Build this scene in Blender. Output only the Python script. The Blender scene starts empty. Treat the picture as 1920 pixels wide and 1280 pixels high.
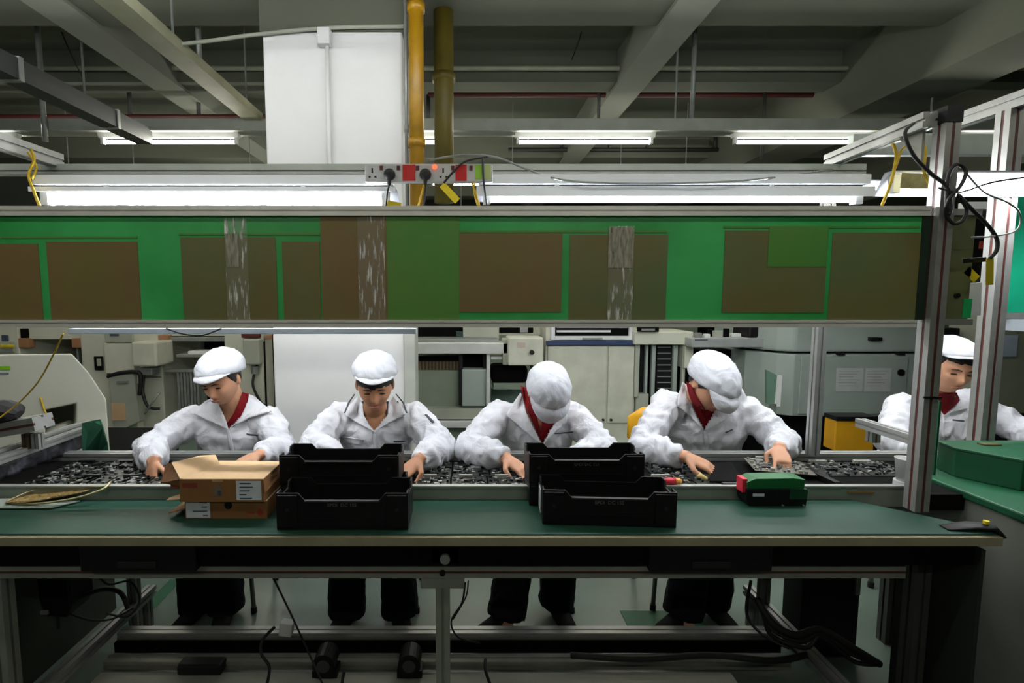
import bpy, bmesh, math, random
from mathutils import Vector, Matrix, noise
from mathutils.bvhtree import BVHTree
random.seed(7)
S = bpy.context.scene
COL = S.collection
# ---------------------------------------------------------------- camera
H = 1.58                     # eye height
FPX, CX, CY, HY = 950.0, 870.0, 640.0, 555.0
TH = math.atan2(CY - HY, FPX)  # pitch down
cam = bpy.data.objects.new('camera', bpy.data.cameras.new('camera'))
COL.objects.link(cam)
cam.location = (0, 0, H)
cam.rotation_euler = (math.pi/2 - TH, 0, 0)
cam.data.sensor_width = 36
cam.data.lens = 36*FPX/1920
cam.data.shift_x = (960 - CX)/1920
cam.data.clip_start = .05
S.camera = cam
# ---------------------------------------------------------------- world, exposure
S.view_settings.view_transform = 'Standard'
S.view_settings.look = 'None'
S.view_settings.exposure = 0.0
S.view_settings.gamma = 1
S.view_settings.use_curve_mapping = False
S.cycles.use_denoising = True
S.cycles.max_bounces = 6
S.cycles.diffuse_bounces = 3
w = bpy.data.worlds.new('world'); S.world = w; w.use_nodes = True
w.node_tree.nodes['Background'].inputs[0].default_value = (.80, 1.0, .86, 1)
w.node_tree.nodes['Background'].inputs[1].default_value = .012
TUBE_LINE = 95.0     # lamps over the bench
TUBE_HALL = 70.0 
FILL_WORK = 42.0    # unseen row above the frame, added to brighten workers and column
    # hall rows
FILL_AISLE = 40.0    # row out of view, added to light fronts from the camera side
# ---------------------------------------------------------------- pixel <-> place
_F = Vector((0, math.cos(TH), -math.sin(TH))); _U = Vector((0, math.sin(TH), math.cos(TH)))
def ray(px, py):
    return _F + Vector((1, 0, 0))*((px-CX)/FPX) + _U*((CY-py)/FPX)
def at(px, py, Y):
    d = ray(px, py); return Vector((0, 0, H)) + d*(Y/d.y)
def atz(px, py, z):
    d = ray(px, py); return Vector((0, 0, H)) + d*((z-H)/d.z)
def proj(P):
    q = P - Vector((0, 0, H)); k = q.dot(_F)
    return CX + FPX*q.x/k, CY - FPX*q.dot(_U)/k
# ---------------------------------------------------------------- materials
def lin(h):
    if isinstance(h, tuple): r = h
    else: r = [int(h[i:i+2], 16)/255 for i in (0, 2, 4)]
    return tuple(c/12.92 if c <= .04045 else ((c+.055)/1.055)**2.4 for c in r) + (1,)
MATS = {}
def M(name, hexc='808080', rough=.5, metal=0, var=.08, scale=6, bump=0, bscale=80, emit=0, spec=.5, alpha=1, second=None, amt=(.45, .65), stretch=None):
    if name in MATS: return MATS[name]
    m = bpy.data.materials.new(name); m.use_nodes = True; MATS[name] = m
    nt = m.node_tree; N = nt.nodes; L = nt.links
    b = N['Principled BSDF']
    b.inputs['Roughness'].default_value = rough
    b.inputs['Metallic'].default_value = metal
    b.inputs['Specular IOR Level'].default_value = spec
    if emit:
        b.inputs['Emission Color'].default_value = lin(hexc); b.inputs['Emission Strength'].default_value = emit
    tc = N.new('ShaderNodeTexCoord'); co = tc.outputs['Object']
    if stretch:
        mp = N.new('ShaderNodeMapping'); mp.inputs['Scale'].default_value = stretch
        L.new(co, mp.inputs[0]); co = mp.outputs[0]
    nz = N.new('ShaderNodeTexNoise'); nz.inputs['Scale'].default_value = scale; nz.inputs['Detail'].default_value = 5
    L.new(co, nz.inputs['Vector'])
    cr = N.new('ShaderNodeValToRGB')
    c = lin(hexc)
    if second:
        cr.color_ramp.elements[0].position, cr.color_ramp.elements[1].position = amt
        cr.color_ramp.elements[0].color = c; cr.color_ramp.elements[1].color = lin(second)
    else:
        cr.color_ramp.elements[0].position, cr.color_ramp.elements[1].position = .3, .7
        cr.color_ramp.elements[0].color = tuple(x*(1-var*1.5) for x in c[:3])+(1,)
        cr.color_ramp.elements[1].color = tuple(min(1, x*(1+var)) for x in c[:3])+(1,)
    L.new(nz.outputs['Fac'], cr.inputs[0]); L.new(cr.outputs[0], b.inputs['Base Color'])
    if bump:
        n2 = N.new('ShaderNodeTexNoise'); n2.inputs['Scale'].default_value = bscale; n2.inputs['Detail'].default_value = 4
        L.new(co, n2.inputs['Vector'])
        bp = N.new('ShaderNodeBump'); bp.inputs['Strength'].default_value = bump; bp.inputs['Distance'].default_value = .01
        L.new(n2.outputs['Fac'], bp.inputs['Height']); L.new(bp.outputs[0], b.inputs['Normal'])
    if alpha < 1: b.inputs['Alpha'].default_value = alpha
    return m
ALU = M('aluminium', 'a2a4a0', .42, .6, .06, 20, .05, 200)
ALUD = M('dull_aluminium', '8f9088', .5, .35, .1, 10)
STEEL = M('grey_steel', '8c908c', .45, .4, .1, 10)
PAINT_W = M('white_paint', 'dcdedb', .45, 0, .04, 8)
REFL = M('lamp_reflector_white', 'a8acb4', .35, 0, .02, 8)
BLACKP = M('black_plastic', '08080a', .5, 0, .2, 20, .05, 150, spec=.3)
BLACKR = M('black_rubber', '0d0d0e', .6, 0, .2, 20)
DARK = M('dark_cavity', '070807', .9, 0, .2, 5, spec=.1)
CREAM = M('cream_machine_paint', 'c6c7b6', .45, 0, .05, 3)
CREAM2 = M('greyed_machine_paint', 'a3a798', .5, 0, .08, 3)
OLIVE = M('grey_green_machine_paint', '7d8878', .5, 0, .08, 3)
GREYG = M('pale_grey_green_paint', '98a39b', .5, 0, .06, 3)
RED = M('red_strip', '4e221c', .5, 0, .2, 20)
GREENB = M('green_box_paint', '094b2d', .5, 0, .12, 6, .05, 60)
YEL = M('yellow_plastic', 'd8c21c', .5, 0, .1, 20)
YELT = M('yellow_twine', 'bfa018', .7, 0, .2, 50)
CARD = M('cardboard', '80592f', .8, 0, .1, 8, .05, 90)
CARDL = M('cardboard_lit_tone', 'c8a880', .8, 0, .06, 8, .05, 90)  # paler than the box fronts; light from above put into the colour
PAPER = M('paper_label', 'c4ccd2', .7, 0, .05, 30)
INK = M('ink', '40465a', .7, 0, .2, 40)
TUBEM = M('lit_tube', 'fbfdff', .4, 0, 0, 5, emit=TUBE_LINE)
TUBEH = M('lit_hall_tube', 'fffbee', .4, 0, 0, 5, emit=TUBE_HALL)
FILL_TUBE_W = M('fill_work_tube', 'fbfdff', .4, 0, 0, 5, emit=FILL_WORK)
FILL_TUBE_A = M('fill_aisle_tube', 'fffbee', .4, 0, 0, 5, emit=FILL_AISLE)
# ---------------------------------------------------------------- mesh builder
class MB:
    def __init__(s): s.v = []; s.f = []
    def add(s, vs, fs):
        o = len(s.v); s.v += [Vector(v) for v in vs]; s.f += [tuple(i+o for i in f) for f in fs]; return s
    def box(s, x0, x1, y0, y1, z0, z1, M4=None):
        vs = [Vector((x, y, z)) for x in (x0, x1) for y in (y0, y1) for z in (z0, z1)]
        if M4 is not None: vs = [M4 @ v for v in vs]
        return s.add(vs, [(0, 1, 3, 2), (4, 6, 7, 5), (0, 4, 5, 1), (2, 3, 7, 6), (0, 2, 6, 4), (1, 5, 7, 3)])
    def ring(s, rings, caps=True, closed=True):
        n = len(rings[0]); vs = [p for r in rings for p in r]; fs = []
        for i in range(len(rings)-1):
            for j in range(n if closed else n-1):
                k = (j+1) % n
                fs.append((i*n+j, i*n+k, (i+1)*n+k, (i+1)*n+j))
        if caps:
            fs.append(tuple(reversed(range(n)))); fs.append(tuple(range((len(rings)-1)*n, len(rings)*n)))
        return s.add(vs, fs)
    def loft(s, pts, rad, side=None, n=12):
        pts = [Vector(p) for p in pts]; rings = []
        prev = None
        for i, p in enumerate(pts):
            t = (pts[min(i+1, len(pts)-1)] - pts[max(i-1, 0)])
            t = t.normalized() if t.length > 1e-9 else Vector((0, 0, 1))
            if side is not None: a = Vector(side)
            elif prev is not None: a = prev
            else: a = Vector((0, 0, 1)) if abs(t.z) < .9 else Vector((1, 0, 0))
            a = (a - t*a.dot(t)).normalized(); prev = a
            b = t.cross(a)
            r = rad[i] if isinstance(rad, (list, tuple)) else rad
            ra, rb = r if isinstance(r, tuple) else (r, r)
            rings.append([p + a*(ra*math.cos(2*math.pi*j/n)) + b*(rb*math.sin(2*math.pi*j/n)) for j in range(n)])
        return s.ring(rings)
    def cyl(s, p0, p1, r, n=12): return s.loft([p0, p1], [r, r] if not isinstance(r, (list, tuple)) else list(r), n=n)
    def prism(s, poly, d0, d1, axis='y'):
        def P(a, b, c):
            return Vector((a, c, b)) if axis == 'y' else (Vector((c, a, b)) if axis == 'x' else Vector((a, b, c)))
        s.ring([[P(a, b, d0) for a, b in poly], [P(a, b, d1) for a, b in poly]]); return s
    def build(s, name, mat, parent=None, smooth=False, bevel=0, origin=None, local=False):
        vs = [Vector(v) for v in s.v]
        if parent is not None:
            off = Vector((0, 0, 0)) if local else wloc(parent)
        else:
            if origin is None:
                xs = [v.x for v in vs]; ys = [v.y for v in vs]; zs = [v.z for v in vs]
                origin = Vector(((min(xs)+max(xs))/2, (min(ys)+max(ys))/2, min(zs)))
            off = Vector((0, 0, 0)) if local else Vector(origin)
        me = bpy.data.meshes.new(name); me.from_pydata([v-off for v in vs], [], s.f)
        bm = bmesh.new(); bm.from_mesh(me); bmesh.ops.recalc_face_normals(bm, faces=bm.faces); bm.to_mesh(me); bm.free()
        me.materials.append(mat)
        if smooth: me.shade_smooth()
        o = bpy.data.objects.new(name, me); COL.objects.link(o)
        if parent is not None: o.parent = parent
        elif not local: o.location = off
        if bevel:
            md = o.modifiers.new('bevel', 'BEVEL'); md.width = bevel; md.segments = 2; md.limit_method = 'ANGLE'
        return o
def wloc(o):
    p = Vector(o.location)
    while o.parent is not None: o = o.parent; p = p + Vector(o.location)
    return p
def tag(o, label=None, cat=None, group=None, kind=None):
    if label: o['label'] = label
    if cat: o['category'] = cat
    if group: o['group'] = group
    if kind: o['kind'] = kind
    return o
def thing(name, label, cat, loc=(0, 0, 0), group=None, rz=0):
    o = bpy.data.objects.new(name, None); COL.objects.link(o); o.location = loc; o.rotation_euler.z = rz
    o.empty_display_size = .05
    return tag(o, label, cat, group)
def struct(name, mb, mat, parent=None, **k):
    o = mb.build(name, mat, parent, **k)
    if parent is None: o['kind'] = 'structure'
    return o
def tube(name, pts, r, mat, parent=None, n=8, smooth=True, sub=6):
    P = spline([Vector(p) for p in pts], sub) if len(pts) > 2 and sub > 1 else [Vector(p) for p in pts]
    return MB().loft(P, [r]*len(P), n=n).build(name, mat, parent, smooth=smooth)
def spline(P, sub):
    out = []
    for i in range(len(P)-1):
        p0, p1, p2, p3 = P[max(i-1, 0)], P[i], P[i+1], P[min(i+2, len(P)-1)]
        for k in range(sub):
            t = k/sub
            out.append(.5*((2*p1) + (p2-p0)*t + (2*p0-5*p1+4*p2-p3)*t*t + (3*p1-p0-3*p2+p3)*t**3))
    out.append(P[-1]); return out
def R(x0, y0, x1, y1, Y):
    """pixel rectangle standing upright at depth Y -> x0,x1,z0,z1"""
    m = (y0+y1)/2
    return at(x0, m, Y).x, at(x1, m, Y).x, at((x0+x1)/2, y1, Y).z, at((x0+x1)/2, y0, Y).z
def pbox(x0, y0, x1, y1, Y, d, mb=None):
    a, b, c, e = R(x0, y0, x1, y1, Y); return (mb or MB()).box(a, b, Y, Y+d, c, e)
def profile_mb(p0, p1, w, h, mb=None):
    """T-slot extrusion: square section with a groove in every face"""
    mb = mb or MB()
    p0, p1 = Vector(p0), Vector(p1); t = (p1-p0).normalized()
    up = Vector((0, 0, 1)) if abs(t.z) < .9 else Vector((0, 1, 0))
    a = t.cross(up).normalized(); b = a.cross(t)
    def sec():
        g, d = .10*min(w, h), .16*min(w, h); W, Hh = w/2, h/2
        q = [(-W, -Hh), (-g, -Hh), (-g, -Hh+d), (g, -Hh+d), (g, -Hh), (W, -Hh), (W, -g), (W-d, -g), (W-d, g), (W, g),
             (W, Hh), (g, Hh), (g, Hh-d), (-g, Hh-d), (-g, Hh), (-W, Hh), (-W, g), (-W+d, g), (-W+d, -g), (-W, -g)]
        return q
    mb.ring([[P + a*x + b*y for x, y in sec()] for P in (p0, p1)])
    return mb
def strip_mb(p0, p1, w, h, face, mb=None):
    """coloured insert lying in the groove of one face: face = 'a+','a-','b+','b-'"""
    mb = mb or MB(); p0, p1 = Vector(p0), Vector(p1); t = (p1-p0).normalized()
    up = Vector((0, 0, 1)) if abs(t.z) < .9 else Vector((0, 1, 0))
    a = t.cross(up).normalized(); b = a.cross(t)
    n, o = (a, b) if face[0] == 'a' else (b, a)
    half = (w if face[0] == 'a' else h)/2; s = 1 if face[1] == '+' else -1
    g = .085*min(w, h); c = n*s*(half-.1*min(w, h)); e = n*s*.004
    mb.ring([[P + c + o*g + e, P + c - o*g + e, P + c - o*g - e, P + c + o*g - e] for P in (p0, p1)])
    return mb
def text_obj(name, body, size, mat, parent, loc, rot=(math.pi/2, 0, 0), ext=.0008):
    cu = bpy.data.curves.new(name, 'FONT'); cu.body = body; cu.size = size; cu.extrude = ext; cu.align_x = 'CENTER'; cu.align_y = 'CENTER'
    cu.resolution_u = 2
    t = bpy.data.objects.new(name, cu); COL.objects.link(t)
    bpy.context.view_layer.update()
    me = bpy.data.meshes.new_from_object(t.evaluated_get(bpy.context.evaluated_depsgraph_get()))
    bpy.data.objects.remove(t)
    o = bpy.data.objects.new(name, me); COL.objects.link(o); me.materials.clear(); me.materials.append(mat)
    o.parent = parent; o.location = Vector(loc); o.rotation_euler = rot
    return o
def dup(o, parent=None):
    c = o.copy(); COL.objects.link(c)
    if parent is not None: c.parent = parent
    for ch in [x for x in KIDS.get(o.name, [])]: dup(ch, c)
    return c
KIDS = {}
def note_kids(root):
    for o in bpy.data.objects:
        if o.parent is not None: KIDS.setdefault(o.parent.name, [])
    KIDS[root.name] = [o for o in bpy.data.objects if o.parent is root]
    for k in KIDS[root.name]: note_kids(k)

# ================================================================ lamps that light the room
CEIL = 4.0
def lamp(cx, Y, z, ln, label, mat, group=None, hang=False, rr=.016):
    t = thing('fluorescent_lamp', label, 'lamp', (cx, Y, z), group)
    MB().prism([(Y-.02, z+.035), (Y+.02, z+.035), (Y+.035, z+.075), (Y-.035, z+.075)], cx-ln/2-.04, cx+ln/2+.04, 'x').build('housing', PAINT_W, t)
    MB().cyl((cx-ln/2, Y, z), (cx+ln/2, Y, z), rr, 14).build('tube', mat, t, smooth=True)
    for s in (-1, 1):
        MB().box(cx+s*(ln/2)-.012+s*.012, cx+s*(ln/2)+.012+s*.012, Y-.018, Y+.018, z-.018, z+.04).build('end_cap', PAINT_W, t)
    if hang:
        for s in (-1, 1): MB().cyl((cx+s*ln*.35, Y, z+.074), (cx+s*ln*.35, Y, CEIL+.001), .006, 8).build('hanger', STEEL, t)
    return t
rowY = 4.72
row_px = [(-95, 'leftmost, cut off by the picture edge'), (318, 'left of the white column'), (718, 'half hidden behind the yellow pipes'),
          (1096, 'first to the right of the yellow pipes'), (1503, 'second to the right of the yellow pipes'), (1925, 'rightmost, seen beyond the aluminium post')]
for px, d in row_px:
    p = at(px, 287 if px < 700 else 256, rowY)
    lamp(at(px, 262, rowY).x, rowY, 2.965, 1.18, 'lit ceiling tube lamp under the grey tray, ' + d, TUBEH)
for px, d in [(470, 'seen just above the bench board, left of the column'), (818, 'seen just above the bench board, right of the yellow pipe')]:
    p = at(px, 385, 8.6)
    lamp(p.x, 8.6, 2.98, 1.18, 'small far ceiling tube lamp '+d, TUBEH, hang=True)
for x, d in ((-4.6, 'leftmost'), (-2.3, 'left of the column'), (.2, 'behind the yellow pipes'), (2.4, 'right of the yellow pipes')):
    lamp(x, 6.6, 3.0, 1.18, 'hall tube lamp over the machines in the second row, '+d, TUBEH, hang=True)
for x in (-3.2, -1.7, -.2, 1.3, 2.8):
    lamp(x, 2.55, 3.1, 1.3, 'added unseen fill tube over the workers', FILL_TUBE_W, 'added fill tubes over the workers', hang=True)  # fill row added out of view to lift the light on workers and column
for x, y in ((-3.0, .95), (-1.1, .95), (.8, .95), (2.7, .95)):
    lamp(x, y, 2.95, 1.18, 'added unseen fill tube above the camera aisle', FILL_TUBE_A, 'added fill tubes above the camera', hang=True)  # unseen fill row added for light on camera-facing sides
for x, y in ((-1.6, -1.2), (1.0, -1.2)):
    lamp(x, y, 2.9, 1.18, 'ceiling tube lamp behind the camera', TUBEH, 'hall lamps behind the camera', hang=True)
# ================================================================ the room
FLOORM = M('green_grey_epoxy_floor', '66776c', .32, 0, .15, 1.2, .03, 12)
SLAB = M('ceiling_plaster', '5c6053', .9, 0, .08, .8)
WALLM = M('far_wall_paint', '5a6058', .9, 0, .1, 1)
COLM = M('column_white_paint', 'e4e5e3', .6, 0, .03, 2, .03, 40)
struct('floor', MB().box(-9, 9, -3, 15, -.1, 0), FLOORM)
ceiling = struct('ceiling', MB().box(-9, 9, -3, 15, CEIL, CEIL+.2), SLAB)
struct('wall_back', MB().box(-9, 9, 14.6, 14.8, 0, CEIL), WALLM)
struct('wall_left', MB().box(-8.8, -8.6, -3, 14.6, 0, CEIL), WALLM)
struct('wall_right', MB().box(8.6, 8.8, -3, 14.6, 0, CEIL), WALLM)
BZ = 3.7
for y0, y1 in ((3.5, 4.2), (5.25, 5.5), (8.0, 8.4), (11, 11.4)):
    MB().box(-8.6, 8.6, y0, y1, BZ, CEIL).build('beam', SLAB, ceiling)
BEAML = M('pale_beam_plaster', '7d8176', .9, 0, .06, .8)
for x0, x1 in ((-3.15, -2.85), (1.52, 1.82)):
    MB().box(x0, x1, -2, 14.5, BZ-.03, CEIL).build('beam', BEAML, ceiling)
MB().box(3.75, 4.35, -2, 14.5, 3.35, CEIL).build('beam', SLAB, ceiling)
MB().box(6.0, 8.6, -2, 14.5, 3.0, CEIL).build('beam', SLAB, ceiling)
for i, (x0, x1, z) in enumerate(((-6, -2.2, 4),)):
    pass
# painted walkway marks on the floor
GLINE = M('green_floor_paint', '0e5b38', .5, 0, .15, 4)
a, b = atz(1180, 1180, .002), atz(1330, 1180, .002)
struct('trim_1', MB().box(a.x, b.x, 2.3, 2.42, 0, .004), GLINE)
p0, p1 = atz(330, 1085, .003), atz(235, 1180, .003)
struct('trim_2', MB().add([p0+Vector((-.03, 0, 0)), p0+Vector((.04, 0, 0)), p1+Vector((.04, 0, 0)), p1+Vector((-.03, 0, 0))], [(0, 1, 2, 3)]), GLINE)
# column
CY0 = 3.4
cx0, cx1 = at(503, 400, CY0).x, at(757, 400, CY0).x
col = struct('column', MB().box(cx0, cx1, CY0, CY0+.9, 0, CEIL), COLM, bevel=.012)
z = at(700, 70, CY0).z
MB().box(cx0-.012, cx1+.012, CY0-.012, CY0+.9, z+.03, CEIL-.001).build('column_head', SLAB, col)
# conduit round the column head with junction box and drop
t = thing('electrical_conduit', 'thin grey conduit with a junction box running round the top of the white column', 'conduit', (cx0, CY0-.03, z))
pl = at(318, 78, CY0); pr = at(757, 62, CY0)
tube('pipe', [(at(310, 86, CY0-.03).x, CY0-.03, at(310, 86, CY0-.03).z), ((at(310, 86, CY0-.03).x+cx0)/2, CY0-.03, (at(310, 86, CY0-.03).z+z)/2), (cx0-.05, CY0-.03, z+.0), (cx0+.4, CY0-.03, z+.04), (cx1-.02, CY0-.03, z+.05), (cx1+.02, CY0, z+.05), (cx1+.03, CY0+.5, z+.05)], .012, CREAM2, t)
jx = at(612, 78, CY0).x
MB().box(jx-.04, jx+.04, CY0-.075, CY0-.012, z-.07, z+.03).build('junction_box', PAINT_W, t, bevel=.006)
tube('drop_pipe', [(jx+.01, CY0-.03, z-.05), (jx+.01, CY0-.03, 1.9)], .014, COLM, t)
# cream casing against the column's right side, low part
a, b, c, d = R(757, 612, 779, 800, CY0-.02)
tag(MB().box(a, b, CY0-.02, CY0+.2, 0, d+.6).build('pipe_casing', M('casing_grey', 'b4b8ae', .5), bevel=.008), 'pale grey upright casing at the right edge of the white column', 'casing')
# yellow pipes
YPIPE = M('yellow_pipe_paint', '9a7208', .4, 0, .25, 5, .05, 30, second='70560c', amt=(.5, .75))
YP2 = M('olive_yellow_pipe_paint', '5f5416', .5, 0, .15, 4)
def vpipe(label, px, r, Y, z0, mat, collars):
    x = at(px, 200, Y).x
    t = thing('vertical_pipe', label, 'pipe', (x, Y, z0))
    MB().cyl((x, Y, z0), (x, Y, CEIL), r, 20).build('pipe', mat, t, smooth=True)
    for zc in collars:
        MB().cyl((x, Y, zc), (x, Y, zc+.05), r*1.18, 20).build('collar', mat, t, smooth=True)
    return t
vpipe('bright yellow vertical pipe right beside the white column', 781, .047, 3.25, 1.9, YPIPE, [2.5, 3.3])
vpipe('olive yellow thicker pipe standing behind the bright yellow one', 832, .075, 4.0, 2.3, YP2, [3.2])
vpipe('thin grey vertical conduit between column and yellow pipe', 762, .012, 3.28, 1.9, STEEL, [2.1, 2.6])
# ---- overhead services
def runx(name, label, cat, Y, z, x0, x1, r, mat, drops=(), dmat=None, top=CEIL):
    t = thing(name, label, cat, ((x0+x1)/2, Y, z))
    MB().cyl((x0, Y, z), (x1, Y, z), r, 10).build('pipe', mat, t, smooth=True)
    for x, zt in drops:
        MB().cyl((x, Y, z), (x, Y, zt), r*.8, 8).build('hanger', dmat or mat, t, smooth=True)
    return t
REDP = M('red_sprinkler_pipe_paint', '400e0c', .6, 0, .1, 5)
BLKP = M('dark_hanger_paint', '1c1d1b', .6)
Yr = 5.66
zr = at(1200, 178, Yr).z
runx('sprinkler_pipe', 'long dark red sprinkler pipe under the ceiling right of the yellow pipes', 'pipe', Yr, zr, at(803, 178, Yr).x, at(1700, 178, Yr).x, .026, REDP,
     [(at(q, 178, Yr).x, CEIL-.001) for q in (960, 1380, 1643)] + [(at(803, 178, Yr).x, at(803, 232, Yr).z)], BLKP)
zl = at(250, 216, Yr).z
runx('sprinkler_pipe', 'long dark red sprinkler pipe under the ceiling left of the column', 'pipe', Yr+.05, zl, at(-200, 216, Yr).x, at(560, 216, Yr).x, .028, REDP,
     [(at(q, 200, Yr).x, CEIL) for q in (238, 368)], BLKP)
Yc = 5.18
zc = at(600, 140, Yc).z
runx('thin_conduit', 'thin pale conduit crossing under the near ceiling beam', 'conduit', Yc, at(600, 128, Yc).z, -6, 6, .022, M('pale_conduit', '9ba08c', .6))
Yd = 8.0; zd = at(1200, 291, Yd).z
runx('sprinkler_pipe', 'far dark pipe low over the machines right of the yellow pipes', 'pipe', Yd-.3, zd, at(950, 291, Yd).x, at(1460, 291, Yd).x, .03, BLKP,
     [(at(q, 291, Yd).x, at(q, 262, Yd).z) for q in (1046, 1085, 1132, 1200, 1322)])
for px, y0, y1, Y, d in ((85, 25, 265, 4.6, 'at the far left'), (375, 0, 135, 4.3, 'above the cable tray'), (1297, 0, 225, 4.65, 'above the middle lamps'), (1122, 155, 225, 5.6, 'short one behind the pale beam'),
                   (1428, 143, 300, 5.6, 'behind the second lamp from the pipes'), (1655, 120, 225, 5.7, 'at the right by the dark beam'), (1478, 115, 215, 6.4, 'slim one left of the dark beam')):
    p0, p1 = at(px, y0, Y), at(px, y1, Y)
    tag(MB().cyl((p1.x, Y, p1.z), (p1.x, Y, CEIL), .022 if Y < 5 else .018, 8).build('hanger_rod', STEEL if Y < 5 else BLKP, smooth=True), 'vertical ceiling hanger rod '+d, 'rod')
# lamp tray along X
za, zb = 3.05, 3.10
t = thing('lamp_tray', 'long grey steel tray carrying the row of ceiling lamps', 'tray', (0, rowY, za))
MB().prism([(rowY-.1, zb+.04), (rowY-.09, zb+.04), (rowY-.08, za), (rowY+.08, za), (rowY+.09, zb+.04), (rowY+.1, zb+.04), (rowY+.09, za-.01), (rowY-.09, za-.01)], -7, 7, 'x').build('channel', M('tray_grey', '83877d', .55, .1), t)
for x in (-5.6, -3.4, -1.3, 1.9, 4.2, 6.2):
    MB().cyl((x, rowY, zb), (x, rowY, CEIL), .01, 8).build('hanger', STEEL, t)
# cable tray in depth, ending at the column
t = thing('cable_tray', 'cream painted cable tray running back from the left ceiling to the lamp row', 'tray', (-1.86, 3.5, 3.1))
x = -1.86; zt = 3.12
MB().prism([(x-.075, zt), (x-.075, zt+.07), (x-.065, zt+.07), (x-.065, zt+.01), (x+.065, zt+.01), (x+.065, zt+.07), (x+.075, zt+.07), (x+.075, zt)], 1.4, 4.66, 'y').build('channel', M('cream_tray', '96967c', .6), t)
tube('cable', [(x+.02, 1.4, zt+.06), (x+.03, 3, zt+.06), (x+.02, 4.6, zt+.06)], .02, BLACKR, t)
for yy in (2.2, 3.4, 4.5): MB().cyl((x, yy, zt+.05), (x, yy, CEIL), .008, 8).build('hanger', STEEL, t)
# dark duct in depth at left
t = thing('air_duct', 'dark grey square duct running back from the upper left corner', 'duct', (-2.85, 3, 2.98))
MB().box(-2.92, -2.78, 1.5, 4.66, 2.93, 3.06).build('duct_body', M('dark_duct', '2e3230', .6), t)
for yy in (2.4, 3.3, 4.2):
    MB().box(-2.93, -2.77, yy, yy+.03, 2.92, 3.07).build('flange', STEEL, t)
# second conduit hanging, upper left, with droop wire
tube_o = tube('hanging_wire', [at(113, 55, 4.9), at(135, 105, 4.9), at(160, 155, 5.1)], .006, BLACKR)
tag(tube_o, 'thin dark wire drooping from the ceiling in the upper left', 'wire')
o = tube('hanging_wire', [at(1096, 0, 4.9), at(1090, 60, 4.9), at(1072, 112, 5.1)], .006, BLACKR)
tag(o, 'thin dark wire drooping right of the yellow pipes', 'wire')
# ================================================================ the bench
ZT = .85
YF = atz(900, 1004, ZT).y        # front edge of green belt top
YB = atz(900, 936, ZT).y         # back edge of green belt
BELT = M('green_belt', '15382b', .5, 0, .12, 3, .04, 30, spec=.3, second='1d4234', amt=(.4, .75))
t = thing('workbench', 'long workbench with a dark green belt top in front of the workers', 'workbench', (0, YF, 0))
xr, xb = at(1860, 990, YF+.03).x, at(1592, 936, YB).x
tp = [(-2.2, YF+.012), (xr, YF+.012), (xr+.01, YF+.04), (xb, YB), (-2.2, YB)]
MB().prism(tp, ZT-.028, ZT, 'z').build('green_top', BELT, t, bevel=.002)
MB().box(-2.2, xr+.005, YF, YF+.0118, ZT-.034, ZT-.006).build('edge_strip', M('beige_edge', '8f8a70', .5, .1, .1, 10), t)
MB().box(-2.2, 1.6, YF+.03, YB, ZT-.11, ZT-.0285).build('under_tray', DARK, t)
zr1 = at(900, 1061, YF+.06).z; zr2 = at(900, 1084, YF+.06).z
zc = (zr1+zr2)/2; hh = zr1-zr2
pA, pB = (-2.2, YF+.08, zc), (at(1688, 1072, YF+.08).x, YF+.08, zc)
profile_mb(pA, pB, .04, hh).build('front_rail', ALUD, t)
RAILF = pA, pB, .04, hh
strip_mb(pA, pB, .04, hh, 'a-').build('red_insert', RED, t); strip_mb(pA, pB, .04, hh, 'a+').build('red_insert', RED, t)
lx = at(832, 1180, YF+.13).x
profile_mb((lx, YF+.08, .0), (lx, YF+.08, zc-hh/2), .045, .045).build('leg', ALUD, t)
MB().box(lx-.07, lx+.07, YF+.059, YF+.1, zc-hh/2-.035, zc-hh/2-.001).build('leg_bracket', ALUD, t, bevel=.003)
MB().cyl((lx, YF+.05, zc), (lx, YF+.062, zc), .009, 12).build('bolt', BLACKP, t)
xq = at(8, 1180, YF+.12).x; profile_mb((xq, YF+.12, 0), (xq, YF+.12, ZT-.11), .05, .05).build('leg', ALUD, t)
xq = at(1712, 1180, YF+.17).x; profile_mb((xq, YF+.17, 0), (xq, YF+.17, ZT-.11), .05, .05).build('leg', M('dark_leg_alu', '4a4b46', .5, .3), t)
xq = at(1662, 1180, 2.2).x; profile_mb((xq, 2.2, 0), (xq, 2.2, ZT-.11), .05, .05).build('leg', M('dark_leg_alu'), t)
# drive motors / drawers under the top
for (x0, x1, d) in ((160, 375, 'left'), (1212, 1440, 'right')):
    a, b, c, e = R(x0, 1024, x1, 1062, YF+.04)
    m = thing('control_box', 'flat black box hanging under the front edge of the bench, %s one' % d, 'box', ((a+b)/2, YF+.04, c))
    MB().box(a, b, YF+.014, YF+.2, c-.004, ZT-.035).build('housing', BLACKP, m, bevel=.006)
    MB().box((a+b)/2-.06, (a+b)/2+.06, YF+.008, YF+.0138, c+.012, c+.03).build('handle', BLACKR, m)
a = at(835, 1040, YF+.05)
m = thing('bearing_block', 'small dark bearing block under the middle of the bench', 'bracket', (a.x, YF+.05, a.z))
MB().box(a.x-.045, a.x+.045, YF+.03, YF+.08, a.z-.02, ZT-.035).build('block', BLACKP, m, bevel=.004)
MB().cyl((a.x, YF+.02, a.z), (a.x, YF+.03, a.z), .016, 16).build('bearing', STEEL, m)
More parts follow.
